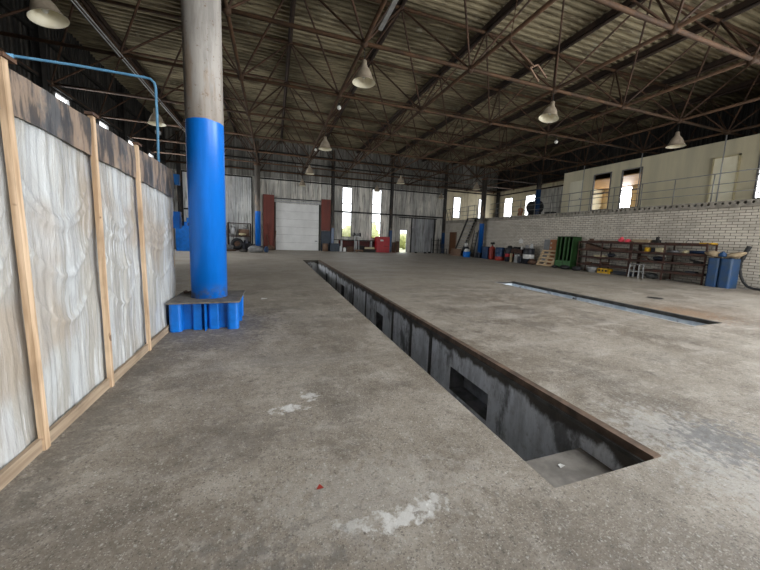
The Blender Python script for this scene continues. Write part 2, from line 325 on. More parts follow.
# ------------------------------------------------------------ mesh builder
class MB:
    def __init__(s): s.v, s.f, s.sm = [], [], []
    def add(s, vs, fs, smooth=False):
        b = len(s.v); s.v += [tuple(v) for v in vs]; s.f += [tuple(b+i for i in f) for f in fs]; s.sm += [smooth]*len(fs); return s
    def box(s, x0, x1, y0, y1, z0, z1):
        vs = [(x, y, z) for x in (x0, x1) for y in (y0, y1) for z in (z0, z1)]
        return s.add(vs, [(0, 1, 3, 2), (4, 6, 7, 5), (0, 4, 5, 1), (2, 3, 7, 6), (0, 2, 6, 4), (1, 5, 7, 3)])
    def rbox(s, x0, x1, y0, y1, z0, z1, r=.03, n=4):
        """box with rounded vertical edges"""
        pts = []
        for cx, cy, a0 in ((x1-r, y1-r, 0), (x0+r, y1-r, 90), (x0+r, y0+r, 180), (x1-r, y0+r, 270)):
            for i in range(n+1):
                a = math.radians(a0+90*i/n); pts.append((cx+r*math.cos(a), cy+r*math.sin(a)))
        return s.prism(pts, z0, z1)
    def prism(s, pts, z0, z1):
        n = len(pts); vs = [(x, y, z0) for x, y in pts]+[(x, y, z1) for x, y in pts]
        fs = [(i, (i+1) % n, n+(i+1) % n, n+i) for i in range(n)]+[tuple(range(n-1, -1, -1)), tuple(range(n, 2*n))]
        return s.add(vs, fs)
    def bar(s, a, b, wd, ht, up=(0, 0, 1)):
        a, b = Vector(a), Vector(b); d = (b-a).normalized(); u = Vector(up)
        if abs(d.dot(u)) > .99: u = Vector((1, 0, 0))
        r = d.cross(u).normalized()*wd/2; u2 = r.cross(d).normalized()*ht/2
        vs = [p+i*r+j*u2 for p in (a, b) for i, j in ((-1, -1), (1, -1), (1, 1), (-1, 1))]
        return s.add(vs, [(3, 2, 1, 0), (4, 5, 6, 7), (0, 1, 5, 4), (1, 2, 6, 5), (2, 3, 7, 6), (3, 0, 4, 7)])
    def tube(s, pts, r, n=8, caps=True, smooth=True):
        pts = [Vector(p) for p in pts]; rs = r if isinstance(r, (list, tuple)) else [r]*len(pts)
        vs, fs = [], []
        prev = None
        for i, p in enumerate(pts):
            d = (pts[min(i+1, len(pts)-1)]-pts[max(i-1, 0)]).normalized()
            u = prev if prev is not None and abs(prev.dot(d)) < .95 else (Vector((0, 0, 1)) if abs(d.z) < .9 else Vector((1, 0, 0)))
            x = (u-d*u.dot(d)).normalized(); prev = x; y = d.cross(x)
            for k in range(n):
                a = 2*PI*k/n; vs.append(p+(x*math.cos(a)+y*math.sin(a))*rs[i])
        for i in range(len(pts)-1):
            for k in range(n): fs.append((i*n+k, i*n+(k+1) % n, (i+1)*n+(k+1) % n, (i+1)*n+k))
        s.add(vs, fs, smooth)
        if caps: b = len(s.v)-len(vs); s.f += [tuple(b+k for k in range(n-1, -1, -1)), tuple(b+len(vs)-n+k for k in range(n))]; s.sm += [False]*2
        return s
    def lathe(s, prof, n=20, c=(0, 0, 0), smooth=True, M_=None):
        vs, fs = [], []
        for r, z in prof:
            for k in range(n):
                a = 2*PI*k/n; v = Vector((r*math.cos(a), r*math.sin(a), z))
                if M_: v = M_ @ v
                vs.append(v+Vector(c))
        for i in range(len(prof)-1):
            for k in range(n): fs.append((i*n+k, i*n+(k+1) % n, (i+1)*n+(k+1) % n, (i+1)*n+k))
        return s.add(vs, fs, smooth)
    def drum(s, r, h, c=(0, 0, 0), n=20):
        return s.lathe([(0, 0), (r*.97, 0), (r, .01), (r, h*.31), (r*1.03, h*.33), (r, h*.35), (r, h*.64), (r*1.03, h*.66), (r, h*.68), (r, h-.012), (r*1.02, h), (r*.96, h), (r*.95, h-.02), (0, h-.02)], n, c)
    def blob(s, c, r, seed=0, amp=.25, n=10, sq=(1, 1, 1)):
        vs, fs = [], []
        for i in range(n+1):
            th = PI*i/n
            for k in range(2*n):
                ph = PI*k/n; d = Vector((math.sin(th)*math.cos(ph), math.sin(th)*math.sin(ph), math.cos(th)))
                q = r*(1+amp*noise.noise(d*1.7+Vector((seed*3.7, 1, 2))))
                vs.append((c[0]+d.x*q*sq[0], c[1]+d.y*q*sq[1], c[2]+d.z*q*sq[2]))
        for i in range(n):
            for k in range(2*n): fs.append((i*2*n+k, (i+1)*2*n+k, (i+1)*2*n+(k+1) % (2*n), i*2*n+(k+1) % (2*n)))
        return s.add(vs, fs, True)
    def build(s, name, mat, parent=None):
        me = bpy.data.meshes.new(name); me.from_pydata(s.v, [], s.f)
        me.polygons.foreach_set('use_smooth', s.sm); me.materials.append(mat if not isinstance(mat, str) else M[mat]); me.validate(); me.update()
        o = bpy.data.objects.new(name, me); col.objects.link(o)
        if parent: o.parent = parent
        return o

def struct(name, mb, mat, label=None, parent=None):
    o = mb.build(name, mat, parent)
    if not parent: o['kind'] = 'structure'
    if label: o['label'] = label
    return o
def sempty(name, loc=(0, 0, 0), label=None):
    o = bpy.data.objects.new(name, None); col.objects.link(o); o.location = loc; o['kind'] = 'structure'
    if label: o['label'] = label
    return o
def thing(name, label, cat, loc=(0, 0, 0), rz=0., group=None, tilt=None):
    o = bpy.data.objects.new(name, None); col.objects.link(o); o.location = loc
    o.rotation_euler = (tilt[0], tilt[1], rz) if tilt else (0, 0, rz)
    o['label'] = label; o['category'] = cat
    if group: o['group'] = group
    return o
def single(name, mb, mat, label, cat, loc=(0, 0, 0), rz=0., group=None, tilt=None):
    o = mb.build(name, mat); o.location = loc; o.rotation_euler = (tilt[0], tilt[1], rz) if tilt else (0, 0, rz)
    o['label'] = label; o['category'] = cat
    if group: o['group'] = group
    return o
def dup(root, loc, rz=None, label=None, group=None, tilt=None):
    r = root.copy(); col.objects.link(r); r.location = loc
    if rz is not None: r.rotation_euler = (tilt[0], tilt[1], rz) if tilt else (0, 0, rz)
    if label: r['label'] = label
    if group: r['group'] = group
    for ch in list(root.children):
        c = ch.copy(); col.objects.link(c); c.parent = r
        for g in ch.children:
            d = g.copy(); col.objects.link(d); d.parent = c
    return r

# ============================================================ SETTING
XW, XE, YN, YS = -7.0, 21.0, 25.9, -7.0       # left wall, outer right wall, far wall, back end
XB = 15.1                                      # brick wall face
P1 = (1.40, 2.20, 1.10, 16.07); P2 = (6.62, 7.40, 3.08, 8.1); PD = -1.35

def grid_minus(mb, xs, ys, holes, z):
    for i in range(len(xs)-1):
        for j in range(len(ys)-1):
            cx, cy = (xs[i]+xs[i+1])/2, (ys[j]+ys[j+1])/2
            if any(h[0] < cx < h[1] and h[2] < cy < h[3] for h in holes): continue
            mb.add([(xs[i], ys[j], z), (xs[i+1], ys[j], z), (xs[i+1], ys[j+1], z), (xs[i], ys[j+1], z)], [(0, 1, 2, 3)])
mb = MB(); grid_minus(mb, [XW, P1[0], P1[1], P2[0], P2[1], XE], [YS, P1[2], P2[2], P2[3], P1[3], YN+.1], [P1, P2], 0)
struct('floor', mb, M['floor'], 'worn grey concrete hall floor with dust and stains')

def pit(name, P, niches, mat, floor_mat):
    x0, x1, y0, y1 = P; root = sempty(name)
    # right wall with recesses
    ys = sorted({y0, y1, *[n[0] for n in niches], *[n[1] for n in niches]}); zs = sorted({PD, 0, *[n[2] for n in niches], *[n[3] for n in niches]})
    mb = MB()
    for i in range(len(ys)-1):
        for j in range(len(zs)-1):
            cy, cz = (ys[i]+ys[i+1])/2, (zs[j]+zs[j+1])/2
            if any(n[0] < cy < n[1] and n[2] < cz < n[3] for n in niches): continue
            mb.add([(x1, ys[i], zs[j]), (x1, ys[i+1], zs[j]), (x1, ys[i+1], zs[j+1]), (x1, ys[i], zs[j+1])], [(0, 1, 2, 3)])
    for a, b, c, d in niches:
        D = .22
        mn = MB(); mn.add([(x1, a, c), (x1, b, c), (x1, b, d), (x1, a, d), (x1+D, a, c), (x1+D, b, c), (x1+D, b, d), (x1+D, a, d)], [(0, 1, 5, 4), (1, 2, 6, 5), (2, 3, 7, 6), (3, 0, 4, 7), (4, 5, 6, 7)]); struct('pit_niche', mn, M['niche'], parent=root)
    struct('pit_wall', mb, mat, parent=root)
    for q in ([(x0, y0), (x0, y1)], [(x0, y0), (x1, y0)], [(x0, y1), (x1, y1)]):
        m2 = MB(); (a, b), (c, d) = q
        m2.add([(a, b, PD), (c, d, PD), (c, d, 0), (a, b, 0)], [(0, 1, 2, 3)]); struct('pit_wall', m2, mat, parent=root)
    m3 = MB(); m3.add([(x0, y0, PD), (x1+.25, y0, PD), (x1+.25, y1, PD), (x0, y1, PD)], [(0, 1, 2, 3)]); struct('pit_bottom', m3, floor_mat, parent=root)
    return root
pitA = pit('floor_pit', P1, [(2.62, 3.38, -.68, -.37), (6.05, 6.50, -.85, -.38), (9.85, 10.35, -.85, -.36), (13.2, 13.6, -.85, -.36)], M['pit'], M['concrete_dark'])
pitA['label'] = 'long narrow inspection pit with stained whitewashed walls and niches'
# steel angle along the right rim, thin dark lip on the far end
mb = MB().box(P1[1]-.012, P1[1]+.055, P1[2], P1[3], -.045, .012); o = struct('pit_rim', mb, M['rail'], parent=pitA)
mb = MB().box(P1[1]-.028, P1[1]-.001, P1[2], P1[3], -.075, -.046); struct('pit_rim', mb, M['concrete_dark'], parent=pitA)
for y in (3.9, 4.6, 5.45, 7.3, 8.6, 11.2):
    struct('pit_pilaster', MB().box(P1[1]-.014, P1[1]+.0, y, y+.07, PD, -.09), M['concrete_dark'], parent=pitA)
struct('pit_step', MB().box(P1[0]+.001, P1[1]-.001, P1[2]+.001, 1.56, PD+.001, -.25), M['concrete'], parent=pitA)
struct('pit_step', MB().box(P1[0]+.002, P1[1]-.002, 1.561, 1.9, PD+.001, -.62), M['concrete_dark'], parent=pitA)
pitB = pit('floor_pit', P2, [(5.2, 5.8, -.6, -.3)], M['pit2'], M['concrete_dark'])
pitB['label'] = 'shorter inspection pit with pale blue walls near the racks'
struct('pit_rim', MB().box(P2[0]-.05, P2[0]+.004, P2[2]-.05, P2[3]+.05, -.05, .006), M['ropewhite'], parent=pitB)
struct('pit_rim', MB().box(P2[1]-.01, P2[1]+.05, P2[2], P2[3], -.06, .008), M['concrete_dark'], parent=pitB)

# ---- profiled sheet walls
def sheet(mb, axis, pos, a0, a1, z0, z1, depth=.035, pitch=.19, inward=-1):
    """vertical trapezoid ribs; axis 'x' = wall across x at y=pos, 'y' = along y at x=pos; openings are left by calling it piecewise"""
    k0 = math.floor(a0/pitch); pts = []
    k = k0
    while k*pitch < a1:
        for f, d in ((0, 0), (.28, 0), (.40, 1), (.62, 1), (.74, 0)):
            a = (k+f)*pitch
            if a0 < a < a1: pts.append((a, d))
        k += 1
    pts = [(a0, 0)]+pts+[(a1, 0)]
    vs = []
    for a, d in pts:
        p = pos+inward*depth*d
        for z in (z0, z1): vs.append((a, p, z) if axis == 'x' else (p, a, z))
    mb.add(vs, [(2*i, 2*i+2, 2*i+3, 2*i+1) for i in range(len(pts)-1)])
def wall_sheet(mb, axis, pos, a0, a1, z0, z1, holes, **kw):
    """rectangle minus openings (a0,a1,z0,z1)"""
    cuts = sorted({a0, a1, *[h[0] for h in holes], *[h[1] for h in holes]}); cuts = [c for c in cuts if a0 <= c <= a1]
    for i in range(len(cuts)-1):
        c0, c1 = cuts[i], cuts[i+1]; m = (c0+c1)/2
        hs = sorted([(max(h[2], z0), min(h[3], z1)) for h in holes if h[0] < m < h[1] and h[3] > z0 and h[2] < z1]); z = z0
        for a, b in hs:
            if a > z: sheet(mb, axis, pos, c0, c1, z, a, **kw)
            z = b
        if z < z1: sheet(mb, axis, pos, c0, c1, z, z1, **kw)

far_holes = [(.2, 3.53, 0, 3.64), (5.42, 6.27, 1.18, 5.30), (8.02, 8.88, 1.15, 5.32), (10.72, 11.36, 0, 2.0),
             (15.98, 16.80, 3.32, 5.28), (18.75, 19.4, 3.32, 5.28)]
mb = MB(); wall_sheet(mb, 'x', YN, XW, XB, 0, 5.5, far_holes); struct('wall_far', mb, M['metalwall'])
mb = MB(); wall_sheet(mb, 'x', YN, XW, XB, 5.5, 8.5, []); struct('wall_far_upper', mb, M['metalmid'])
mb = MB(); cuts = [(XB, 15.98), (16.80, 18.75), (19.4, XE)]
for a, b in cuts: mb.box(a, b, YN, YN+.12, 2.8, 6.0)
for a, b in [(15.98, 16.8), (18.75, 19.4)]: mb.box(a, b, YN, YN+.12, 2.8, 3.32); mb.box(a, b, YN, YN+.12, 5.28, 6.0)
struct('wall_far_gallery', mb, M['panel'])
mb = MB(); sheet(mb, 'x', YN, XB, XE, 6.0, 8.5); struct('wall_far_gallery_upper', mb, M['metalmid'])
# left wall with tall windows
lw = [(y, y+.85, 1.2, 5.80) for y in (14.1, 16.93, 19.75, 22.5)]
mb = MB(); wall_sheet(mb, 'y', XW, YS, YN, 0, 8.5, lw, inward=1); struct('wall_left', mb, M['metaldark'])
# outer right wall above and around the gallery
rwin = [(21.2, 22.25, 3.45, 5.35), (23.87, 24.9, 3.55, 5.38)]
owin = [(13.6, 14.9, 3.6, 5.0), (11.0, 12.6, 3.5, 5.0), (8.0, 9.4, 3.6, 5.0), (4.6, 6.6, 3.6, 5.0)]
mb = MB(); ys = [3.4, 4.6, 6.6, 8.0, 9.4, 11.0, 12.6, 13.6, 14.9, 21.2, 22.25, 23.87, 24.9, YN]
for a, b in zip(ys[:-1], ys[1:]):
    h = [q for q in rwin+owin if abs(q[0]-a) < .01]
    if h: mb.box(XE, XE+.12, a, b, 0, h[0][2]); mb.box(XE, XE+.12, a, b, h[0][3], 6.1)
    else: mb.box(XE, XE+.12, a, b, 0, 6.1)
struct('wall_right_outer', mb, M['panel'])
mb = MB(); sheet(mb, 'y', XE, 3.4, YN, 6.1, 8.5); struct('wall_right_upper', mb, M['metaldark'])
mb = MB(); wall_sheet(mb, 'y', XB, YS, 3.3, 0, 8.5, [(-6.2, -2.2, 0, 4.6), (-1.6, 2.4, 0, 4.6)]); struct('wall_right_near', mb, M['metalwall'], 'sheet wall with two unseen gateways added for light beside the viewpoint')  # gateway openings here and in wall_back are added to let light in
mb = MB(); wall_sheet(mb, 'x', YS, XW, XB, 0, 8.5, [(6.0, 10.0, 0, 4.6)], inward=1); struct('wall_back', mb, M['metalwall'], 'sheet wall with an unseen gateway added for light')
mb = MB(); mb.box(XB, XE, 3.3, 3.39, 0, 8.5); struct('wall_gallery_end', mb, M['panel'])
# brick wall carrying the gallery
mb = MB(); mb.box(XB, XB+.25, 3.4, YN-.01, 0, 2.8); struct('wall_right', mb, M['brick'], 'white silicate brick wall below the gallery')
# gallery slab, hollow cores showing along its edge
mb = MB(); z0, z1 = 2.8, 2.98; xs = XB-.06
def core_cell(y0, y1, r):
    cyy, cz = (y0+y1)/2, (z0+z1)/2; n = 8; ring = []; back = []; out = []
    sq = [(y1, cz), (y1, z1), (cyy, z1), (y0, z1), (y0, cz), (y0, z0), (cyy, z0), (y1, z0)]
    for k in range(n):
        a = 2*PI*k/n; ring.append((xs, cyy+r*math.cos(a), cz+r*math.sin(a))); back.append((xs+.14, cyy+r*math.cos(a), cz+r*math.sin(a))); out.append((xs, *sq[k]))
    vs = out+ring+back; fs = []
    for k in range(n):
        j = (k+1) % n; fs += [(k, j, n+j, n+k), (n+k, n+j, 2*n+j, 2*n+k)]
    fs.append(tuple(range(2*n, 3*n))); mb.add(vs, fs)
y = 3.4; k = 0; pm = MB()
while y < 19.9:
    core_cell(y, y+.19, .05+.008*math.sin(k*5.1)); y += .19; k += 1
ye = y
mb.add([(xs, ye, z0), (xs, YN, z0), (xs, YN, z1), (xs, ye, z1)], [(0, 1, 2, 3)])
mb.add([(xs, 3.4, z1), (xs, YN, z1), (XE, YN, z1), (XE, 3.4, z1), (xs, 3.4, z0), (xs, YN, z0), (XE, YN, z0), (XE, 3.4, z0)], [(0, 1, 2, 3), (7, 6, 5, 4), (0, 3, 7, 4)])
struct('floor_gallery', mb, M['slab'], 'concrete gallery slab with round core holes along its edge')
struct('trim_1', MB().box(XB-.05, XB+.02, 3.4, YN-.02, z0-.05, z0), M['slab'])
# office block on the gallery
OX = 17.5; OT = 5.62; ow = [(12.50, 13.50, 3.25, 5.28), (10.98, 11.96, 3.25, 5.25), (5.9, 6.98, 3.25, 5.1)]
mb = MB(); ys = [3.4, 5.9, 6.98, 10.98, 11.96, 12.5, 13.5, 15.5]
for a, b in zip(ys[:-1], ys[1:]):
    h = [q for q in ow if abs(q[0]-a) < .01]
    if h: mb.box(OX, OX+.1, a, b, z1, h[0][2]); mb.box(OX, OX+.1, a, b, h[0][3], OT)
    else: mb.box(OX, OX+.1, a, b, z1, OT)
struct('wall_office', mb, M['office'])
struct('wall_office_end', MB().box(OX+.1, XE, 15.4, 15.5, z1, OT), M['office'])
struct('ceiling_office', MB().box(OX, XE, 3.4, 15.5, OT, OT+.08), M['office'])
struct('ceiling_office_inner', MB().box(OX+.1, XE, 3.4, 15.39, 4.95, 5.0), M['orangeroom'])
for a in (10.0, 12.2, 8.0): pass
struct('wall_office_inner', MB().box(OX+.1, XE, 9.9, 10.0, z1, 4.95), M['roomwall'])
def win_frame(idx, axis, pos, a0, a1, z0, z1, mulls=(), verts=(), mat='frame_grey', t=.05, name='window'):
    e = sempty(f'{name}_{idx}'); mb = MB()
    def bx(a, b, c, d, m):
        if axis == 'x': m.box(a, b, pos-.04, pos+.05, c, d)
        else: m.box(pos-.04, pos+.05, a, b, c, d)
    bx(a0, a0+t, z0, z1, mb); bx(a1-t, a1, z0, z1, mb); bx(a0, a1, z0, z0+t, mb); bx(a0, a1, z1-t, z1, mb)
    struct('window_frame', mb, M[mat], parent=e)
    for z in mulls: m = MB(); bx(a0+t, a1-t, z-.03, z+.03, m); struct('mullion', m, M[mat], parent=e)
    for a in verts: m = MB(); bx(a-.02, a+.02, z0+t, z1-t, m); struct('mullion', m, M[mat], parent=e)
    return e
gl = N('window glass'); gl.b.inputs['Roughness'].default_value = .05
_t = gl.n('BsdfTransparent'); _g = gl.n('BsdfGlossy'); _m = gl.n('MixShader'); _g.inputs['Roughness'].default_value = .08; _m.inputs[0].default_value = .06
gl.t.links.new(_t.outputs[0], _m.inputs[1]); gl.t.links.new(_g.outputs[0], _m.inputs[2]); gl.t.links.new(_m.outputs[0], gl.out.inputs[0]); M['pane'] = gl.m
def pane(e, axis, pos, a0, a1, z0, z1):
    m = MB()
    if axis == 'x': m.box(a0, a1, pos, pos+.006, z0, z1)
    else: m.box(pos, pos+.006, a0, a1, z0, z1)
    struct('pane', m, M['pane'], parent=e)
wi = 1
for h, mu in ((far_holes[1], (2.44, 3.23, 3.96)), (far_holes[2], (2.52, 3.30, 4.02)), (far_holes[4], (3.95,)), (far_holes[5], (3.95,))):
    e = win_frame(wi, 'x', YN, *h, mulls=mu); pane(e, 'x', YN, h[0]+.05, h[1]-.05, h[2]+.05, h[3]-.05); wi += 1
for h in lw:
    e = win_frame(wi, 'y', XW, *h, mulls=(2.6, 4.0)); pane(e, 'y', XW, h[0]+.05, h[1]-.05, h[2]+.05, h[3]-.05); wi += 1
for h in rwin+owin:
    e = win_frame(wi, 'y', XE, *h, mulls=(), mat='white'); pane(e, 'y', XE, h[0]+.05, h[1]-.05, h[2]+.05, h[3]-.05); wi += 1
for h, vm in ((ow[0], (12.98,)), (ow[1], ()), (ow[2], ())):
    win_frame(wi, 'y', OX, *h, mulls=(4.18,), verts=(), t=.045); wi += 1
# office front: pane with back light put into its cream, and plain doors
e = win_frame(wi, 'y', OX-.03, 7.5, 8.32, 3.2, 5.06, t=.05, mat='cream'); wi += 1
struct('pane', MB().box(OX-.045, OX-.03, 7.55, 8.27, 3.25, 5.01), M['panecream'], parent=e)
e = sempty('door_1', (OX, 14.55, z1)); struct('door_leaf', MB().box(-.04, -.002, -.43, .43, .02, 2.1), M['officepale'], parent=e); struct('door_handle', MB().box(-.09, -.04, -.36, -.30, 1.0, 1.06), M['steel'], parent=e)
# ---- doors of the far wall
e = sempty('door_2', (1.865, YN-.03, 0), 'white sectional garage door in the far wall')
for k in range(6):
    mb = MB(); a, b = k*.612, (k+1)*.612-.012; mb.box(-1.66, 1.66, 0, .05, a, b); mb.box(-1.66, 1.66, -.008, 0, a+.04, a+.27); mb.box(-1.66, 1.66, -.008, 0, a+.33, b-.04)
    struct('door_panel', mb, M['whitedoor'], parent=e)
struct('door_light_block', MB().box(-1.75, 1.75, .051, .12, 0, 3.7), M['grey'], parent=e)  # added behind the panels to stop light through their gaps
struct('door_handle', MB().box(1.36, 1.56, -.03, -.006, .74, .79), M['black'], parent=e)
for x in (-1.72, 1.72): struct('door_track', MB().box(x-.05, x+.05, -.06, .02, 0, 3.75), M['black'], parent=e)
struct('door_header', MB().box(-1.9, 1.95, -.18, .02, 3.70, 3.80).box(-1.9, 1.95, -.12, .02, 3.90, 3.98), M['steel'], parent=e)
struct('door_spring', MB().tube([(-1.8, -.1, 3.98), (1.8, -.1, 3.98)], .04), M['black'], parent=e)
# small open doorway: frame only
e = sempty('door_3', (11.04, YN, 0)); mb = MB(); mb.box(-.36, -.31, -.05, .05, 0, 2.02); mb.box(.31, .36, -.05, .05, 0, 2.02); mb.box(-.36, .36, -.05, .05, 1.97, 2.04); struct('door_frame', mb, M['steel'], parent=e)
# grey sliding gate leaf right of it
e = sempty('door_4', (12.95, YN-.1, 0)); mb = MB(); sheet(mb, 'x', 0, -1.15, 1.1, .02, 3.05, depth=.02, pitch=.11); struct('door_leaf', mb, M['gate_grey'], parent=e)
struct('door_frame', MB().box(1.06, 1.2, -.05, .06, 0, 3.1).box(-1.2, -1.12, -.03, .04, 0, 3.1).box(-2.4, 1.3, -.06, .04, 3.06, 3.14), M['black'], parent=e)
struct('door_chain', MB().box(-1.12, -1.02, -.05, -.02, 2.2, 3.1), M['steel'], parent=e)
# bright gate clad with newer sheets, far left
e = sempty('door_5', (-3.7, YN-.08, 0)); mb = MB(); sheet(mb, 'x', 0, -2.35, 2.2, .02, 5.35, depth=.025, pitch=.16); struct('door_leaf', mb, M['metallight'], parent=e)
struct('door_frame', MB().box(-2.4, 2.25, -.05, .04, 5.35, 5.45).box(2.16, 2.24, -.06, .04, 0, 5.35).box(-2.4, -2.32, -.06, .04, 0, 5.35), M['black'], parent=e)
struct('door_rail', MB().box(-2.3, .1, -.06, -.03, 2.75, 2.85), M['black'], parent=e)
# brown door in the brick wall
e = sempty('door_6', (XB, 24.12, 0)); struct('door_leaf', MB().box(-.05, 0, -.46, .46, 0, 1.9), M['brown_door'], parent=e)
struct('door_frame', MB().box(-.07, 0, -.53, -.46, 0, 1.97).box(-.07, 0, .46, .53, 0, 1.97).box(-.07, 0, -.53, .53, 1.9, 1.97), M['brownboard'], parent=e)
# wall girts and columns
g = 2
for z, th, xx in ((3.27, .12, (4.6, XB)), (5.40, .10, (3.8, XB)), (6.0, .09, (XW, XB)), (6.75, .09, (XW, XB)), (7.4, .08, (XW, XB)), (.95, .06, (3.6, 9.7))):
    struct(f'trim_{g}', MB().box(xx[0], xx[1], YN-.14, YN-.05, z-th/2, z+th/2), M['black']); g += 1
struct(f'trim_{g}', MB().box(-1.2, 3.9, YN-.14, YN-.05, 5.35, 5.44), M['black']); g += 1
for z in (2.0, 5.9, 7.2): struct(f'trim_{g}', MB().box(XW+.05, XW+.14, YS, YN-.2, z-.06, z+.06), M['black']); g += 1
for z in (5.75, 6.1): struct(f'trim_{g}', MB().box(XB, XE-.05, YN-.12, YN-.03, z-.05, z+.05), M['chord_dark']); g += 1
for z in (5.7, 6.4): struct(f'trim_{g}', MB().box(XE-.12, XE-.03, 15.6, YN-.12, z-.05, z+.05), M['chord_dark']); g += 1
struct(f'trim_{g}', MB().box(5.2, 9.7, YN-.10, YN-.045, 0, .9), M['dkred']); g += 1
def ibeam(mb, x, y, z0, z1, wdt=.2, dp=.2, t=.018, alongx=True):
    if alongx: mb.box(x-wdt/2, x+wdt/2, y-dp/2, y-dp/2+t, z0, z1).box(x-wdt/2, x+wdt/2, y+dp/2-t, y+dp/2, z0, z1).box(x-t, x+t, y-dp/2+t, y+dp/2-t, z0, z1)
    else: mb.box(x-wdt/2, x-wdt/2+t, y-dp/2, y+dp/2, z0, z1).box(x+wdt/2-t, x+wdt/2, y-dp/2, y+dp/2, z0, z1).box(x-wdt/2+t, x+wdt/2-t, y-t, y+t, z0, z1)
def wall_column(x, y, z0, z1, mat, label, n, alongx=True):
    mb = MB(); ibeam(mb, 0, 0, 0, z1-z0, .22, .22, alongx=alongx); o = mb.build(f'trim_{n}', M[mat]); o.location = (x, y, z0); o['kind'] = 'structure'; o['label'] = label
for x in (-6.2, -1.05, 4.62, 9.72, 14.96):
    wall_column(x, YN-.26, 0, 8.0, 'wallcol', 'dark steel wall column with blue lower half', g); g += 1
for y in (7.85, 10.85, 13.2, 18.9, 21.7):
    wall_column(XW+.17, y, 0, 8.0, 'black', 'sooty steel column on the dark left wall', g, False); g += 1
wall_column(XE-.25, YN-.3, z1, 8.0, 'black', 'corner column above the gallery', g); g += 1
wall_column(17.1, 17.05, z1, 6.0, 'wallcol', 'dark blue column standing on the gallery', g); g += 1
mb = MB(); sheet(mb, 'y', XE-.15, 15.6, 20.6, z1, 5.6, depth=.03); struct('wall_gallery_sheet', mb, M['metalwall'])

# ---- roof: space frame and deck
NX = range(-3, 7); NY = range(-3, 7); LZ, UZ = 5.91, 8.0
lx = lambda i: 2.1+3*i
ly = lambda j: 7.85+3*j
frame = sempty('ceiling_frame', (0, 0, 0), 'brown tubular space frame of pyramids under the roof')
X0, X1, Y0, Y1 = lx(-3), lx(6), ly(-3), ly(6)-.35
for j in NY:
    yy = min(ly(j), Y1)
    struct('lower_chord', MB().tube([(X0, yy, LZ), (X1, yy, LZ)], .048, 8), M['chord'], parent=frame)
for i in NX:
    struct('lower_chord', MB().tube([(lx(i), Y0, LZ), (lx(i), Y1, LZ)], .048, 8), M['chord'], parent=frame)
for j in range(-3, 6):
    struct('upper_chord', MB().tube([(lx(-3)+1.5, ly(j)+1.5, UZ), (lx(5)+1.5, ly(j)+1.5, UZ)], .05, 8), M['chord'], parent=frame)
for i in range(-3, 6):
    struct('upper_chord', MB().tube([(lx(i)+1.5, ly(-3)+1.5, UZ), (lx(i)+1.5, ly(5)+1.5, UZ)], .05, 8), M['chord_dark'], parent=frame)
    struct('purlin', MB().box(lx(i)+1.5-.07, lx(i)+1.5+.07, YS, YN-.02, UZ+.06, UZ+.22), M['chord_dark'], parent=frame)
proto = None
for i in range(-3, 6):
    for j in range(-3, 6):
        if proto is None:
            mb = MB()
            for a in (-1.5, 1.5):
                for b in (-1.5, 1.5): mb.tube([(0, 0, 0), (a, b, LZ-UZ)], .028, 6, caps=False)
            mb.blob((0, 0, 0), .10, amp=0, n=5)
            proto = struct('pyramid_braces', mb, M['brace'], parent=frame); o = proto
        else: o = proto.copy(); col.objects.link(o)
        o.parent = frame; o.location = (lx(i)+1.5, ly(j)+1.5, UZ)
proto = None
for i in NX:
    for j in range(-3, 7):
        if proto is None: proto = MB().blob((0, 0, 0), .105, amp=0, n=6).build('node_ball', M['chord'], frame); o = proto
        else: o = proto.copy(); col.objects.link(o)
        o.parent = frame; o.location = (lx(i), min(ly(j), Y1), LZ)
# corrugated deck, ribs across the hall
mb = MB(); yy = 2.6; pts = []; p = .23
while yy < YN:
    pts += [(yy, 0), (yy+p*.30, 0), (yy+p*.38, 1), (yy+p*.92, 1)]; yy += p
pts.append((YN+.05, 0)); vs = []
for y, d in pts:
    for x in (XW, XE): vs.append((x, y, UZ+.23+.09*d))
mb.add(vs, [(2*i, 2*i+1, 2*i+3, 2*i+2) for i in range(len(pts)-1)])
mb.box(XW, 2.0, YS, 2.6, UZ+.23, UZ+.29).box(13.0, XE, YS, 2.6, UZ+.23, UZ+.29).box(2.0, 13.0, YS, -4.4, UZ+.23, UZ+.29).box(2.0, 13.0, -.8, 2.6, UZ+.23, UZ+.29)   # unseen rooflight hole added over the near bay to let light in
struct('ceiling', mb, M['deck'], 'corrugated metal roof deck stained with rust')

# ---- outside
struct('ground_outside', MB().box(-60, 90, YN+.3, 120, -.3, -.06), M['grass'])
struct('ground_yard', MB().box(-40, 80, -60, YN+.2, -1.9, -1.8).box(XB+.3, 60, -40, 3.3, -.3, -.03), M['slab'])
for k, (x, y, r) in enumerate([(7.3, 31, 1.7), (14.2, 34.5, 1.3), (11.6, 41, 2.2), (4.0, 48, 3)]):
    mb = MB()
    for q in range(7): a = q*2.4; mb.blob((r*.45*math.cos(a), r*.45*math.sin(a), r*.55+.2*r*(q % 3)), r*.5, q+k*9, .6, 8)
    o = single('bush', mb, M['leaf'], ['yellow green bush outside the left tall window', 'low bush seen through the small open doorway', 'round bush far outside behind the doorway', 'large bush outside left of the tall windows'][k], 'bush', (x, y, -.06))

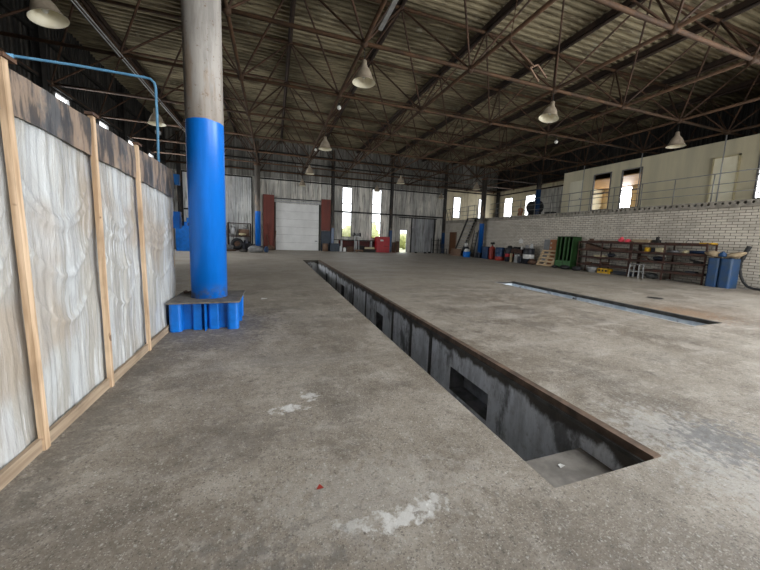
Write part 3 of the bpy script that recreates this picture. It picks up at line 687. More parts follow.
# ============================================================ NEAR PARTITION
PX = -1.28
part = thing('partition', 'timber partition covered with wrinkled polythene sheeting at left', 'partition', (PX, .9, 0))
py = lambda y: y-.9
YP0, YP1 = .9, 4.97
posts = [1.40, 2.165, 2.96, 3.77]
for k, y in enumerate(posts):
    mb = MB(); lean = .012 if k % 2 else -.006
    mb.bar((.03, py(y)+lean, 0), (.02, py(y)-lean, 2.09), .030, .040, up=(0, 1, 0)); o = mb.build('post', M['wood'], part)
    if k in (1, 2, 3):
        MB().box(.0, .05, py(y)-.045, py(y)+.045, 2.085, 2.105).build('post_cap', M['brownthing'], o)
MB().box(.005, .03, 0, py(YP1), 0, .075).build('bottom_board', M['wood_y'], part)
MB().box(-.05, -.01, 0, py(YP1), 2.0, 2.07).build('top_rail', M['wood_y'], part)
MB().box(-.09, -.05, 0, py(2.1), .01, 2.0).build('backing_board', M['orangeboard'], part)
MB().box(-.09, -.05, py(2.1)+.002, py(YP1), .01, 1.95).build('backing_board', M['oldboard'], part)
# end board beside the column
MB().box(-.10, -.02, py(YP1)+.005, py(YP1)+.03, 0, 2.0).build('end_board', M['wood'], part)
# polythene: rippled sheet, hanging folds between the posts
mb = MB(); ny, nz = 300, 90; vs = []
def swag(y, z):
    b = 0.
    ends = [YP0]+posts+[4.97]
    for a, c in zip(ends[:-1], ends[1:]):
        if a <= y <= c:
            u = (y-a)/(c-a); env = math.sin(PI*u)
            for kk, zc in enumerate((1.62, 1.42, 1.22, 1.0)):
                zz = zc-.28*env*(1+.3*math.sin(a*7+kk*2)) + .05*math.sin(a*3+kk)
                b += .014*env**.5*math.exp(-((z-zz)/.022)**2)
            b += .012*env
    return b
for i in range(ny+1):
    y = YP0+(YP1-YP0)*i/ny
    for j in range(nz+1):
        z = .05+(1.80-.045*(y-2.2)+.045)*j/nz
        nzv = noise.noise(Vector((y*9, z*.9, 3.1)))*.010+noise.noise(Vector((y*34, z*1.6, 8.1)))*.007+noise.noise(Vector((y*2.5+z*2.0, z*3.1, 1.)))*.012
        diag = .006*math.sin((y*1.3+z*.8)*19+2*noise.noise(Vector((y*2, z*2, 0))))*max(0, noise.noise(Vector((y*1.1, z*1.1, 5))))
        vs.append((-.016+nzv*1.3+swag(y, z)+diag, py(y), z))
mb.add(vs, [(i*(nz+1)+j, (i+1)*(nz+1)+j, (i+1)*(nz+1)+j+1, i*(nz+1)+j+1) for i in range(ny) for j in range(nz)], True)
mb.build('sheeting', M['plastic'], part)
# dusty tarpaulin strip along the top
mb = MB(); ny, nz = 160, 12; vs = []
for i in range(ny+1):
    y = YP0+(YP1-YP0)*i/ny
    lo = 1.84-.05*(y-2.2)+.02*noise.noise(Vector((y*2.2, 0, 0)))
    for j in range(nz+1):
        z = lo+(2.065-lo)*j/nz
        vs.append((.016+.010*noise.noise(Vector((y*7, z*4, 2)))+.004*noise.noise(Vector((y*22, z*7, 2))), py(y), z))
mb.add(vs, [(i*(nz+1)+j, (i+1)*(nz+1)+j, (i+1)*(nz+1)+j+1, i*(nz+1)+j+1) for i in range(ny) for j in range(nz)], True)
mb.build('tarpaulin_strip', M['tarp'], part)
# air pipe
e = thing('air_pipe', 'thin blue pipe running across and down above the polythene partition', 'pipe', (-1.40, 4.9, 0))
mb = MB(); pts = [(-5.5, .0, 3.13), (-3.0, .0, 3.15), (-1.47, 0, 3.15), (-.8, 0, 3.165), (-.12, 0, 3.16), (-.05, 0, 3.15), (-.01, 0, 3.11), (0, 0, 3.05), (0, 0, 2.6), (-.01, 0, 2.03)]
mb.tube(pts, .016, 8).build('pipe', M['pipeblue'], e)
for x in (-1.9, -1.47): MB().tube([(x, 0, 3.15), (x+.12, 0, 3.152)], .022, 8).build('sleeve', M['pipeblue'], e)
MB().box(-.03, .02, .0, .06, 2.5, 2.54).build('clip', M['steel'], e)

# ============================================================ COLUMNS
def base_frame(t, s=.42, h=.38, mat='blue'):
    MB().rbox(-s, s, -s, s, h-.02, h, .02).build('base_plate', M['blue_dirty'], t)
    mb = MB()
    for sx in (-1, 1):
        for sy in (-1, 1): mb.rbox(sx*(s-.09)-.07, sx*(s-.09)+.07, sy*(s-.09)-.07, sy*(s-.09)+.07, 0, h-.02, .045)
    mb.build('corner_post', M[mat], t)
    for a in range(4):
        rot = Matrix.Rotation(a*PI/2, 3, 'Z')
        for x, wv in ((-.09, .055), (.10, .06)):
            mb = MB(); mb.rbox(x-wv, x+wv, -s+.07, -s+.13, 0, h-.02, .02); mb.v = [tuple(rot @ Vector(v)) for v in mb.v]; mb.build('channel', M[mat], t)
        mb = MB(); mb.box(-.006+.01, .006+.01, -s+.01, -s+.20, 0, h-.02); mb.box(-s+.15, s-.15, -s+.13, -s+.142, .0, h-.02); mb.v = [tuple(rot @ Vector(v)) for v in mb.v]; mb.build('stiffener', M[mat], t)
def column(label, loc, r, mat, h=LZ-.1, s=.42, bm='blue'):
    t = thing('support_column', label, 'column', loc)
    MB().tube([(0, 0, .375), (0, 0, h)], r, 40).build('shaft', M[mat], t)
    base_frame(t, s, .38, bm)
    MB().lathe([(r, h-.12), (r+.05, h-.1), (r+.05, h), (0, h+.02)], 24).build('capital', M['chord'], t)
    return t
c1 = column('thick round column beside the partition, grey above and bright blue below', (-.84, 4.80, 0), .222, 'column')
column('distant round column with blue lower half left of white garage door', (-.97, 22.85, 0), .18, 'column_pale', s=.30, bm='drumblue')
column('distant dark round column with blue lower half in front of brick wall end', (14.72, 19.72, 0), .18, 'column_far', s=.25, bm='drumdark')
# debris on the near base plate
single('stick', MB().tube([(-.06, 0, 0), (.07, .12, .05)], .006, 5), M['brownthing'], 'thin twig lying on the base plate of near blue column', 'stick', (-1.14, 5.0, .384))
single('rubble_piece', MB().blob((0, 0, .02), .035, 3, .5, 6, (1, 1, .6)), M['brownthing'], 'dark lump on the base plate against the partition end', 'rubble', (-1.19, 5.05, .38))

# ============================================================ LAMPS
def lamp(loc, label, tilt=(0, 0), s=1., z=LZ):
    t = thing('pendant_lamp', label, 'lamp', loc, 0, 'bell shaped pendant lamps under the roof frame')
    R_ = Matrix.Rotation(tilt[0], 3, 'X') @ Matrix.Rotation(tilt[1], 3, 'Y')
    pr = [(.035, .52), (.06, .50), (.065, .42), (.085, .36), (.135, .30), (.175, .23), (.20, .16), (.225, .09), (.26, .03), (.285, .0)]
    sh = MB().lathe([(r*s, (zz-.5)*s) for r, zz in pr], 28, M_=R_).build('lamp_shade', M['lamp_out'], t)
    MB().lathe([((r-.006)*s, (zz-.5)*s) for r, zz in pr[1:]]+[(.285*s, -.5*s)], 28, M_=R_).build('shade_lining', M['lamp_in'], sh)
    MB().blob(tuple(R_ @ Vector((0, 0, -.33*s))), .055*s, 0, 0, 8, (1, 1, 1.4)).build('bulb', M['glass'], sh)
    MB().tube([(0, 0, 0), (0, 0, z-.08-loc[2])], .01, 6).build('cord', M['black'], t)
    return t
LT = 5.52
for (x, y, zz, tl, lab) in [(-4.0, 7.85, 5.50, (0, -.28), 'large tilted bell lamp at the top left corner, nearest of all'),
                            (-4.0, 13.85, 5.56, (0, -.05), 'bell lamp above the blue pipe bend, left of near column'),
                            (2.12, 7.85, 5.52, (0, 0), 'bell lamp hanging at the frame node right of near column'),
                            (2.12, 13.85, 5.42, (0, 0), 'second bell lamp along the chord above the garage door line'),
                            (2.12, 19.85, 5.45, (0, 0), 'third bell lamp along the chord towards the garage door'),
                            (2.12, 24.9, 5.45, (0, 0), 'small farthest bell lamp just above white garage door'),
                            (8.1, 7.85, 5.56, (.0, .22), 'bell lamp tilted left below the bent roof bracket'),
                            (14.1, 7.85, 5.50, (0, 0), 'bell lamp in front of the cream office front at right'),
                            (8.1, 19.85, 5.40, (0, 0), 'faint bell lamp between the tall windows and the middle wall column'),
                            (8.1, 24.9, 5.50, (0, 0), 'tiny bell lamp beside the top of the right tall window'),
                            (14.1, 19.85, 5.50, (0, 0), 'dark bell lamp left of the distant column top'),
                            (14.1, 24.9, 5.35, (0, 0), 'tiny dark bell lamp before the grey sheet far wall')]:
    lamp((x, y, zz), lab, tl)
def ball(loc, lab):
    t = thing('hanging_bulb', lab, 'light bulb', loc); MB().blob((0, 0, 0), .07, 0, 0, 8).build('globe', M['glass'], t)
    MB().tube([(0, 0, .06), (0, 0, .14)], .03, 8).build('socket', M['black'], t); MB().tube([(0, 0, .12), (0, 0, LZ-.05-loc[2])], .006, 5).build('cord', M['black'], t)
ball((2.1, 10.85, 5.52), 'small white globe bulb under the chord beyond the first bell lamp')
ball((2.1, 16.85, 5.62), 'small white globe bulb above the third bell lamp')
ball((11.1, 10.4, 5.45), 'small pale globe bulb in the dark above the gallery windows')
# roof bracket and hanging rods
e = thing('roof_bracket', 'bent brown steel bracket with a forked end hanging from roof', 'bracket', (4.85, 6.0, 5.55))
MB().tube([(.14, 0, 2.3), (.1, 0, .9), (0, 0, 0)], .012, 6).build('rod', M['chord'], e)
MB().bar((0, 0, 0), (.68, 0, -.36), .06, .04).build('arm', M['chord'], e)
MB().bar((.60, 0, -.40), (.80, 0, -.30), .03, .03).bar((.60, 0, -.40), (.86, 0, -.64), .03, .03).bar((.80, 0, -.30), (1.08, 0, -.52), .03, .03).build('fork', M['brownboard'], e)
e = thing('hanging_rod', 'thin pale rod with a small forked end hanging before middle far wall', 'rod', (5.1, 12.0, 4.4))
MB().tube([(0, 0, .15), (0, 0, 1.5)], .01, 6).build('rod', M['brownthing'], e); MB().tube([(-.14, 0, 0), (-.1, 0, .12), (0, 0, .16), (.1, 0, .12), (.15, 0, .02)], .012, 6).build('hook', M['brownthing'], e)
for k, (x, y, lab) in enumerate([(17.1, 7.85, 'hanger rod crossing the pale office pane'), (17.1, 10.85, 'hanger rod right of second office window'), (17.1, 13.85, 'hanger rod between the office door and first window')]):
    single('hanger_rod', MB().tube([(0, 0, 0), (0, 0, LZ-.05-z1)], .022, 8), M['steel'], lab, 'rod', (x, y, z1), 0, 'steel rods from roof frame to gallery')
# cables along the left chord
e = thing('electric_cables', 'pair of pale electric cables clipped along the left roof chord', 'cable', (-3.87, 3.0, 5.84))
for dx, dz in ((0, 0), (.05, .03)): MB().tube([(dx, 0, dz), (dx, 12.8, dz), (dx+.02, 19.8, dz)], .016, 6).build('cable', M['steel'], e)
# cable tray on the main chord
e = thing('cable_tray', 'perforated cable tray lying along the chord above first bell lamp', 'cable tray', (2.35, -1.2, 6.0))
MB().box(-.05, .05, 0, 8.6, 0, .01).box(-.05, -.042, 0, 8.6, .01, .05).box(.042, .05, 0, 8.6, .01, .05).build('tray', M['steel'], e)

# ============================================================ GALLERY
t = thing('gallery_railing', 'thin tubular steel railing along the gallery edge', 'railing', (XB+.06, 3.6, z1))
for z in (.32, .62, 1.0):
    MB().tube([(0, 0, z), (0, 15.9, z)], .014 if z < .9 else .018, 6).build('rail', M['galv'], t)
y = 0
while y < 15.95:
    MB().tube([(0, y, 0), (0, y, 1.0)], .018, 6).build('post', M['galv'], t); y += 1.17
t = thing('gallery_railing', 'tubular railing with braces at far gallery end above stairs', 'railing', (XB+.06, 21.1, z1))
for z in (.35, .7, 1.05): MB().tube([(0, 0, z), (0, 4.6, z)], .018, 6).build('rail', M['galv'], t)
for y in (0, 1.2, 2.4, 3.5, 4.6): MB().tube([(0, y, 0), (0, y, 1.05)], .02, 6).build('post', M['galv'], t)
for y in (3.5, 4.05): MB().tube([(0, y, .0), (0, y+.55, 1.05)], .02, 6).build('brace', M['black'], t)
# dark tank with orange fitting on the gallery
t = thing('storage_tank', 'black horizontal tank standing on the gallery left of blue column', 'tank', (17.6, 17.75, z1))
mb = MB(); R_ = Matrix.Rotation(PI/2, 3, 'X'); mb.lathe([(0, -.50), (.25, -.47), (.42, -.38), (.47, -.28), (.47, .28), (.42, .38), (.25, .47), (0, .50)], 24, (0, 0, .80), M_=R_).build('tank_body', M['rubber'], t)
for q in (-.3, .2): MB().box(-.3, .3, q, q+.1, 0, .40).build('cradle', M['black'], t)
t = thing('orange_machine', 'small orange brown machine beside the black tank on gallery', 'machine', (17.3, 18.75, z1))
MB().blob((0, 0, .62), .18, 2, .3, 8, (1, 1, 1.2)).build('motor', M['orange'], t); MB().rbox(-.1, .1, -.09, .09, 0, .5, .03).build('pedestal', M['orange'], t)
MB().tube([(0, .1, .6), (0, .25, .4), (0, .2, .1)], .04, 8).build('pipe', M['brownthing'], t)
single('black_tub', MB().lathe([(0, 0), (.3, 0), (.36, .35), (.34, .35), (.28, .03), (0, .03)], 18), M['rubber'], 'low black tub on the gallery right of blue column', 'tub', (17.4, 16.2, z1))

# ============================================================ RIGHT WALL OBJECTS
# steel stairs
t = thing('steel_stairs', 'steep dark steel stairs rising to the gallery beside brown door', 'stairs', (14.2, 22.55, 0))
A, B = (0, 0, 0), (0, -1.75, 2.95)
for x in (0, .72): MB().bar((x, 0, 0), (x, -1.75, 2.95), .04, .16, up=(0, 1, .6)).build('stringer', M['black'], t)
for k in range(1, 13):
    f = k/13; MB().box(.02, .70, -1.75*f-.13, -1.75*f+.10, 2.95*f-.025, 2.95*f+.015).build('tread', M['steel'], t)
MB().box(0, .9, -2.5, -1.75, 2.93, 2.97).build('landing', M['black'], t)
MB().tube([(0, -1.75, 2.95), (0, -1.75, 3.9), (0, -2.5, 3.9), (0, -2.5, 2.95)], .02, 6).build('handrail', M['galv'], t)
def leaning(name, mb, mat, label, cat, x, y, ang, rz=0): # leans towards +x wall
    return single(name, mb, mat, label, cat, (x, y, 0), rz, tilt=(0, ang))
leaning('hardboard_sheet', MB().box(-.01, .01, -.72, .72, 0, .58), 'brownboard', 'brown hardboard sheet propped at the foot of steel stairs', 'board', 14.02, 21.95, .12)
t = thing('steel_ladder', 'dark narrow steel ladder leaning on brick wall left of far column', 'ladder', (14.55, 20.55, 0), 0, tilt=(0, .16))
for y in (-.24, .24): MB().bar((0, y, 0), (0, y, 2.1), .04, .05).build('rail', M['black'], t)
for k in range(7): MB().tube([(0, -.24, .25+.27*k), (0, .24, .25+.27*k)], .015, 6).build('rung', M['black'], t)
leaning('leaning_sheet', MB().box(-.01, .01, -.22, .22, 0, 1.95), 'grey', 'grey metal panel leaning behind the narrow ladder', 'panel', 14.85, 20.52, .07)
t = thing('bucket', 'white bucket standing in front of the brown door', 'bucket', (14.6, 23.3, 0)); MB().lathe([(0, 0), (.12, 0), (.15, .3), (.14, .3), (.11, .02), (0, .02)], 16).build('pail', M['white'], t); MB().tube([(-.14, 0, .29), (-.1, 0, .2), (0, -.15, .16), (.1, 0, .2), (.14, 0, .29)], .006, 5).build('handle', M['steel'], t)
t = thing('waste_bin', 'blue plastic bin with a white sack in it before the narrow ladder', 'bin', (14.1, 20.5, 0)); MB().rbox(-.2, .2, -.2, .2, 0, .42, .05).build('bin_body', M['blue'], t); MB().blob((0, 0, .5), .18, 4, .5, 8, (1, 1, .9)).build('sack', M['white'], t)
t = thing('electric_motor', 'dark motor lying under the steel stairs', 'motor', (14.45, 21.15, 0)); MB().tube([(0, -.25, .62), (0, .25, .62)], .17, 14).build('housing', M['drumdark'], t); MB().box(-.15, .15, -.2, .2, 0, .48).build('stand', M['black'], t)
single('paint_pot', MB().lathe([(0, 0), (.13, 0), (.13, .26), (.10, .27), (0, .27)], 14), M['white'], 'white pot on top of dark motor under the stairs', 'pot', (14.45, 21.15, .79))
# drums and cans along the wall
def drum(label, y, x, r, h, mat, bands=(), extra=None):
    t = thing('oil_drum', label, 'drum', (x, y, 0), 0, 'drums and cans along the brick wall')
    db = MB().drum(r, h).build('drum_body', M[mat], t)
    for a, b, m in bands: MB().lathe([(r*1.004, a*h), (r*1.035, a*h+.005), (r*1.035, b*h-.005), (r*1.004, b*h)], 20).build('painted_band', M[m], db)
    MB().tube([(r*.5, 0, h-.02), (r*.5, 0, h+.012)], .03, 8).build('bung', M['black'], db)
    return t
t = thing('blue_crate', 'blue steel box nearest to the far column base', 'box', (14.75, 18.95, 0), 0); MB().rbox(-.2, .2, -.3, .3, 0, .85, .03).build('box_body', M['drumblue'], t); MB().box(-.21, .21, -.31, .31, .85, .88).build('lid', M['slate'], t)
t = thing('gas_cylinder', 'tall red gas cylinder between blue box and blue red drum', 'gas cylinder', (14.7, 18.32, 0)); MB().lathe([(0, 0), (.19, 0), (.20, .05), (.20, .78), (.17, .86), (.07, .92), (.05, .98), (0, .98)], 18).build('cylinder_body', M['drumred'], t); MB().tube([(0, 0, .95), (0, 0, 1.06)], .03, 8).build('valve', M['black'], t)
single('steel_block', MB().rbox(-.1, .1, -.12, .12, 0, .15, .02), M['black'], 'black block on the red gas cylinder', 'block', (14.7, 18.32, 1.06))
drum('blue drum with rusty red lower third, left of dark drums', 17.45, 14.65, .30, .88, 'drumblue', ((.0, .30, 'drumred'),))
drum('near black drum with a bright red band', 16.55, 14.68, .27, .88, 'drumdark', ((.36, .58, 'redcab'),))
drum('navy drum with a white band between table and pallet', 14.88, 14.62, .31, .93, 'drumdark', ((.34, .62, 'white'),))
t = thing('work_table', 'dark rusty steel table between the drums with loaded top', 'table', (14.75, 15.75, 0)); MB().box(-.3, .3, -.5, .42, .60, .84).build('tabletop', M['rack'], t)
for x in (-.26, .26):
    for y in (-.46, .38): MB().box(x-.025, x+.025, y-.025, y+.025, 0, .60).build('leg', M['rack'], t)
single('plastic_canister', MB().rbox(-.17, .17, -.22, .22, 0, .5, .05).rbox(-.04, .04, -.06, .06, .5, .56, .02), M['steel'], 'pale grey canister under the rusty table', 'canister', (14.6, 15.65, 0))
single('dark_can', MB().drum(.14, .42), M['drumdark'], 'small black can between pale canister and navy drum', 'can', (14.35, 15.28, 0))
single('wooden_post', MB().box(-.06, .06, -.05, .05, 0, .55), M['tan'], 'short wooden block standing left of the pale canister', 'post', (14.4, 16.08, 0))
single('tool_box', MB().box(-.2, .2, -.25, .25, 0, .10).box(-.16, .16, -.2, .2, .1, .14), M['black'], 'black flat toolbox on the rusty table', 'toolbox', (14.75, 15.95, .84))
single('oil_can', MB().drum(.10, .18), M['white'], 'small white tin on the rusty table', 'tin', (14.68, 15.48, .84))
single('rag_heap', MB().blob((0, 0, .08), .15, 5, .6, 8, (1, 1, .6)), M['black'], 'black rag heap lying on near black drum', 'rags', (14.68, 16.55, .87))
single('filter_can', MB().drum(.11, .22), M['grey'], 'grey filter can on the navy drum', 'can', (14.55, 14.98, .92))
single('steel_jug', MB().lathe([(0, 0), (.1, 0), (.11, .1), (.06, .22), (.07, .3), (0, .3)], 14), M['steel'], 'pale steel jug on the navy drum', 'jug', (14.66, 14.74, .92))
single('dusty_sack', MB().blob((0, 0, .16), .2, 6, .4, 8, (1, 1.2, .8)), M['brownthing'], 'brown dusty sack between navy drum and pallet', 'sack', (14.35, 14.3, 0))
single('wall_notice', MB().box(-.006, 0, -.17, .17, 0, .24).box(-.008, -.006, -.04, .05, .24, .34), M['white'], 'white paper notice on brick wall above the near black drum', 'notice', (XB-.002, 16.1, 1.22))
# pallet
t = thing('wooden_pallet', 'pale wooden pallet leaning on the wall left of green cabinets', 'pallet', (14.35, 13.42, 0), 0, tilt=(0, .42))
for k in range(5): MB().box(-.075, -.055, -.52, .52, .0+.215*k, .10+.215*k).build('deck_board', M['pallet'], t)
for y in (-.48, 0, .48): MB().box(-.055, .03, y-.05, y+.05, 0, .96).build('stringer', M['pallet'], t)
leaning('grey_sheet', MB().box(-.01, .01, -.20, .20, 0, 1.5), 'greysheet', 'grey sheet standing behind the wooden pallet', 'sheet', 14.90, 13.92, .04)
t = thing('orange_sheet', 'orange brown sheet with white labels behind the pallet', 'panel', (14.86, 13.48, 0), 0, tilt=(0, .05)); MB().box(-.012, .012, -.21, .21, 0, 1.5).build('sheet', M['orange'], t)
for z in (1.0, 1.25): MB().box(-.018, -.013, .08, .15, z, z+.09).build('sticker', M['white'], t)
# green cabinets
def cabinet(label, y, wd, x=14.72):
    t = thing('green_cabinet', label, 'cabinet', (x, y, 0), 0, 'open green steel cabinets', tilt=(0, .03)); d = .30; h = 1.64
    MB().box(d-.02, d, -wd/2, wd/2, 0, h).build('back_panel', M['green_dk'], t)
    for s in (-1, 1): MB().box(-d, d-.02, s*wd/2-.02, s*wd/2+.02, 0, h).build('side_panel', M['green'], t)
    MB().box(-d-.01, d, -wd/2-.02, wd/2+.02, h, h+.03).build('top_panel', M['green_dk'], t)
    MB().box(-d-.01, -d+.01, -wd/2+.02, wd/2-.02, .05, .40).build('front_plate', M['green_lt'], t)
    MB().box(-d-.0, -d+.04, -.03, .03, .40, h).build('divider', M['green'], t)
cabinet('left green open cabinet standing beside the wooden pallet', 12.60, .44)
cabinet('right green open cabinet standing beside the rusty rack', 12.13, .42)
for k, (x, y, r, lab) in enumerate([(14.1, 11.9, .17, 'black bin bag before the right green cabinet'), (14.1, 11.25, .16, 'black bag between green cabinet and rack'), (14.2, 12.6, .12, 'small dark bundle before the left green cabinet')]):
    single('rubbish_bag', MB().blob((0, 0, r*.6), r, k+11, .5, 9, (1, 1.4, .65)), M['rubber'], lab, 'bag', (x, y, 0))
# racks
def rack(label, ys, lowest_from=None, x0=14.42, x1=14.98):
    t = thing('storage_rack', label, 'rack', (x0, ys[0], 0)); y0 = ys[0]; yl = ys[-1]-y0
    for y in ys:
        for x in (0, x1-x0): MB().box(x-.022, x+.022, y-y0-.022, y-y0+.022, 0, 1.48).build('upright', M['rack'], t)
        for z in (.36, .72, 1.07, 1.43): MB().box(0, x1-x0, y-y0-.012, y-y0+.012, z-.035, z-.005).build('bearer', M['rack'], t)
    for k, z in enumerate((.38, .74, 1.09, 1.45)):
        a, b = (0, yl)
        if k == 0 and lowest_from is not None: b = lowest_from-y0
        mb = MB(); mb.box(-.02, x1-x0+.02, min(a, b)-.03, max(a, b)+.03, z-.02, z); mb.box(-.03, -.015, min(a, b)-.03, max(a, b)+.03, z-.085, z+.004); mb.build('shelf', M['rack'], t)
    return t
rack('left rusty steel rack beside the green cabinets', [9.14, 10.35, 11.5])
rack('right rusty steel rack beside the blue tanks', [6.66, 7.90, 9.08], 8.45)
RS = (.38, .74, 1.09, 1.45); RX = 14.66
def on(shelf, y, name, mb, mat, lab, cat, x=RX, rz=0, tilt=None): return single(name, mb, M[mat], lab, cat, (x, y, RS[shelf]), rz, tilt=tilt)
on(3, 9.42, 'safety_helmet', MB().lathe([(.14, 0), (.13, .01), (.12, .06), (.09, .11), (.04, .14), (0, .145)], 14), 'pink', 'bright pink helmet on top of the left rack', 'helmet', rz=.3)
on(3, 9.72, 'pink_cloth', MB().blob((0, 0, .10), .10, 9, .6, 7, (.9, 1, 1.2)), 'pink', 'pink crumpled cloth beside the helmet on the left rack', 'cloth')
on(3, 8.85, 'long_carton', MB().box(-.15, .15, -.32, .32, 0, .13), 'tan', 'long tan carton on top of the right rack', 'carton')
on(3, 8.35, 'small_pump', MB().rbox(-.09, .09, -.12, .12, 0, .12, .02).tube([(0, -.03, .1), (0, -.03, .24)], .06, 8), 'black', 'black pump on top of the right rack', 'pump')
on(3, 10.9, 'metal_offcut', MB().box(-.1, .1, -.3, .3, 0, .05).box(-.05, .05, .1, .25, .05, .14), 'brownthing', 'rusty metal offcut on top of left rack, beside green cabinet', 'scrap metal')
on(3, 10.2, 'wood_offcut', MB().bar((0, -.35, .03), (0, .3, .03), .12, .05), 'brownthing', 'short brown plank on top of left rack', 'plank', rz=.1)
on(3, 7.45, 'steel_plate', MB().box(-.15, .15, -.45, .45, 0, .03), 'brownthing', 'rust brown plate on top of right rack', 'plate')
on(3, 7.2, 'wire_handle', MB().tube([(0, -.25, .03), (0, -.2, .12), (0, .15, .12), (0, .2, .03)], .01, 6), 'black', 'bent wire handle on top of right rack', 'wire')
on(3, 6.36+.42, 'yellow_strip', MB().box(-.18, .18, -.20, .14, 0, .05), 'yellow', 'yellow flat bar at the near end of the right rack top', 'bar')
on(2, 10.85, 'rusty_wedge', MB().add([(-.2, -.5, 0), (.2, -.5, 0), (.2, .35, 0), (-.2, .35, 0), (-.2, .35, .26), (.2, .35, .26)], [(3, 2, 1, 0), (0, 1, 5, 4), (2, 3, 4, 5), (0, 4, 3), (1, 2, 5)]), 'brownthing', 'rusty triangular guard on the second shelf beside green cabinet', 'guard')
on(2, 9.75, 'steel_bars', MB().bar((0, -.4, .03), (0, .4, .05), .2, .05).bar((.1, -.3, .08), (.0, .35, .09), .1, .04), 'brownthing', 'stack of flat bars on second shelf of left rack', 'bars')
on(2, 8.62, 'yellow_tin', MB().drum(.11, .17), 'yellow', 'yellow tin on second shelf at the start of right rack', 'tin')
on(2, 8.42, 'dark_tin', MB().drum(.08, .16), 'drumdark', 'dark tin between yellow and cream tins', 'tin')
on(2, 8.18, 'cream_tin', MB().rbox(-.1, .1, -.13, .13, 0, .18, .02), 'cream', 'cream square tin on second shelf of right rack', 'tin')
on(2, 7.35, 'yellow_jug', MB().lathe([(0, 0), (.1, 0), (.11, .07), (.05, .12), (0, .12)], 12), 'cream', 'small yellowish jug by the middle post of right rack', 'jug')
on(2, 7.0, 'blue_tube', MB().tube([(0, -.32, .06), (0, .22, .06)], .055, 10), 'drumblue', 'dark blue tube lying on second shelf of right rack', 'tube')
on(2, 7.72, 'grey_tube', MB().tube([(0, -.16, .05), (0, .28, .05)], .045, 10), 'grey', 'grey tube lying on second shelf between two tins', 'tube')
on(1, 10.55, 'white_parts_tray', MB().box(-.12, .12, -.25, .25, 0, .07), 'cream', 'pale tray on third shelf of left rack', 'tray')
on(1, 10.05, 'gearbox_lump', MB().blob((0, 0, .11), .13, 21, .5, 8, (1, 1.2, .7)), 'drumdark', 'dark gearbox on third shelf of left rack', 'gearbox')
on(1, 8.75, 'brake_shoe', MB().tube([(0, -.22, .02), (0, -.1, .12), (0, .08, .12), (0, .2, .02)], .035, 8), 'brownthing', 'curved brown brake shoe on third shelf of right rack', 'brake shoe')
on(1, 8.2, 'clutch_lump', MB().blob((0, 0, .095), .14, 22, .6, 8, (1, 1.4, .6)), 'drumdark', 'dark jagged machine part on third shelf of right rack', 'machine part')
on(1, 7.0, 'angle_bracket', MB().bar((0, .2, .12), (0, -.15, .05), .08, .05).box(-.1, .1, -.2, .05, 0, .06), 'black', 'black bracket on third shelf beside near post', 'bracket')
on(0, 10.3, 'chain_heap', MB().blob((0, 0, .075), .12, 23, .6, 8, (1, 1.8, .55)), 'brownthing', 'rusty chain heap on lowest shelf of left rack', 'chain')
on(0, 11.1, 'rust_bracket', MB().box(-.1, .1, -.12, .12, 0, .08), 'brownthing', 'small rusty block on lowest shelf by the green cabinet', 'block')
on(0, 7.1, 'bolt_box', MB().box(-.1, .1, -.15, .15, 0, .06), 'drumdark', 'dark flat box on lowest shelf of right rack', 'box')
# floor under racks
t = thing('aluminium_pot', 'grey pot on the floor under the left rack', 'pot', (14.25, 10.6, 0)); MB().lathe([(0, 0), (.15, 0), (.19, .22), (.2, .24), (.18, .24), (.14, .02), (0, .02)], 16).build('pot_body', M['steel'], t); MB().tube([(-.18, 0, .2), (-.25, 0, .22), (-.25, .08, .22)], .012, 5).build('handle', M['steel'], t)
t = thing('yellow_crate', 'yellow plastic crate under the left rack', 'crate', (14.5, 10.15, 0)); mb = MB(); mb.box(-.15, .15, -.26, .26, 0, .03)
for a in ((-.15, -.13, -.26, .26), (.13, .15, -.26, .26), (-.15, .15, -.26, -.24), (-.15, .15, .24, .26)): mb.box(*a, .03, .22)
mb.build('crate_body', M['yellow'], t)
for y in (-.15, 0, .15): MB().box(-.156, -.151, y-.04, y+.04, .08, .17).build('slot', M['black'], t)
single('scrap_bundle', MB().bar((0, -.55, .06), (0, .5, .05), .25, .09).bar((.1, -.45, .14), (-.05, .3, .12), .08, .06), M['drumdark'], 'bundle of dark scrap on the floor under the left rack', 'scrap metal', (14.62, 9.5, 0))
t = thing('steel_stool', 'pale grey steel stool in front of the rack', 'stool', (14.12, 8.62, 0)); 
for x in (-.13, .13):
    for y in (-.17, .17): MB().bar((x*1.1, y*1.1, 0), (x, y, .54), .03, .03).build('leg', M['steel'], t)
MB().box(-.15, .15, -.19, .19, .54, .57).build('seat', M['grey'], t)
MB().bar((-.14, -.17, .27), (-.14, .17, .27), .02, .02).bar((.14, -.17, .27), (.14, .17, .27), .02, .02).bar((-.14, -.17, .27), (.14, -.17, .27), .02, .02).build('stretcher', M['steel'], t)
single('grey_sack', MB().blob((0, 0, .12), .2, 31, .4, 8, (1, 1.1, .6)), M['darkcloth'], 'dark grey sack on the floor behind the stool', 'sack', (14.62, 8.35, 0))
# rubble strip at the wall foot
mb = MB(); random.seed(3)
for k in range(120): y = 5.6+random.random()*5.5; mb.blob((XB-.02-random.random()*.35, y, .008), .012+.03*random.random(), k, .6, 4, (1, 1.3, .6))
o = single('rubble', mb, M['ropewhite'], 'pale rubble scattered along the foot of the brick wall', 'rubble'); o['kind'] = 'stuff'
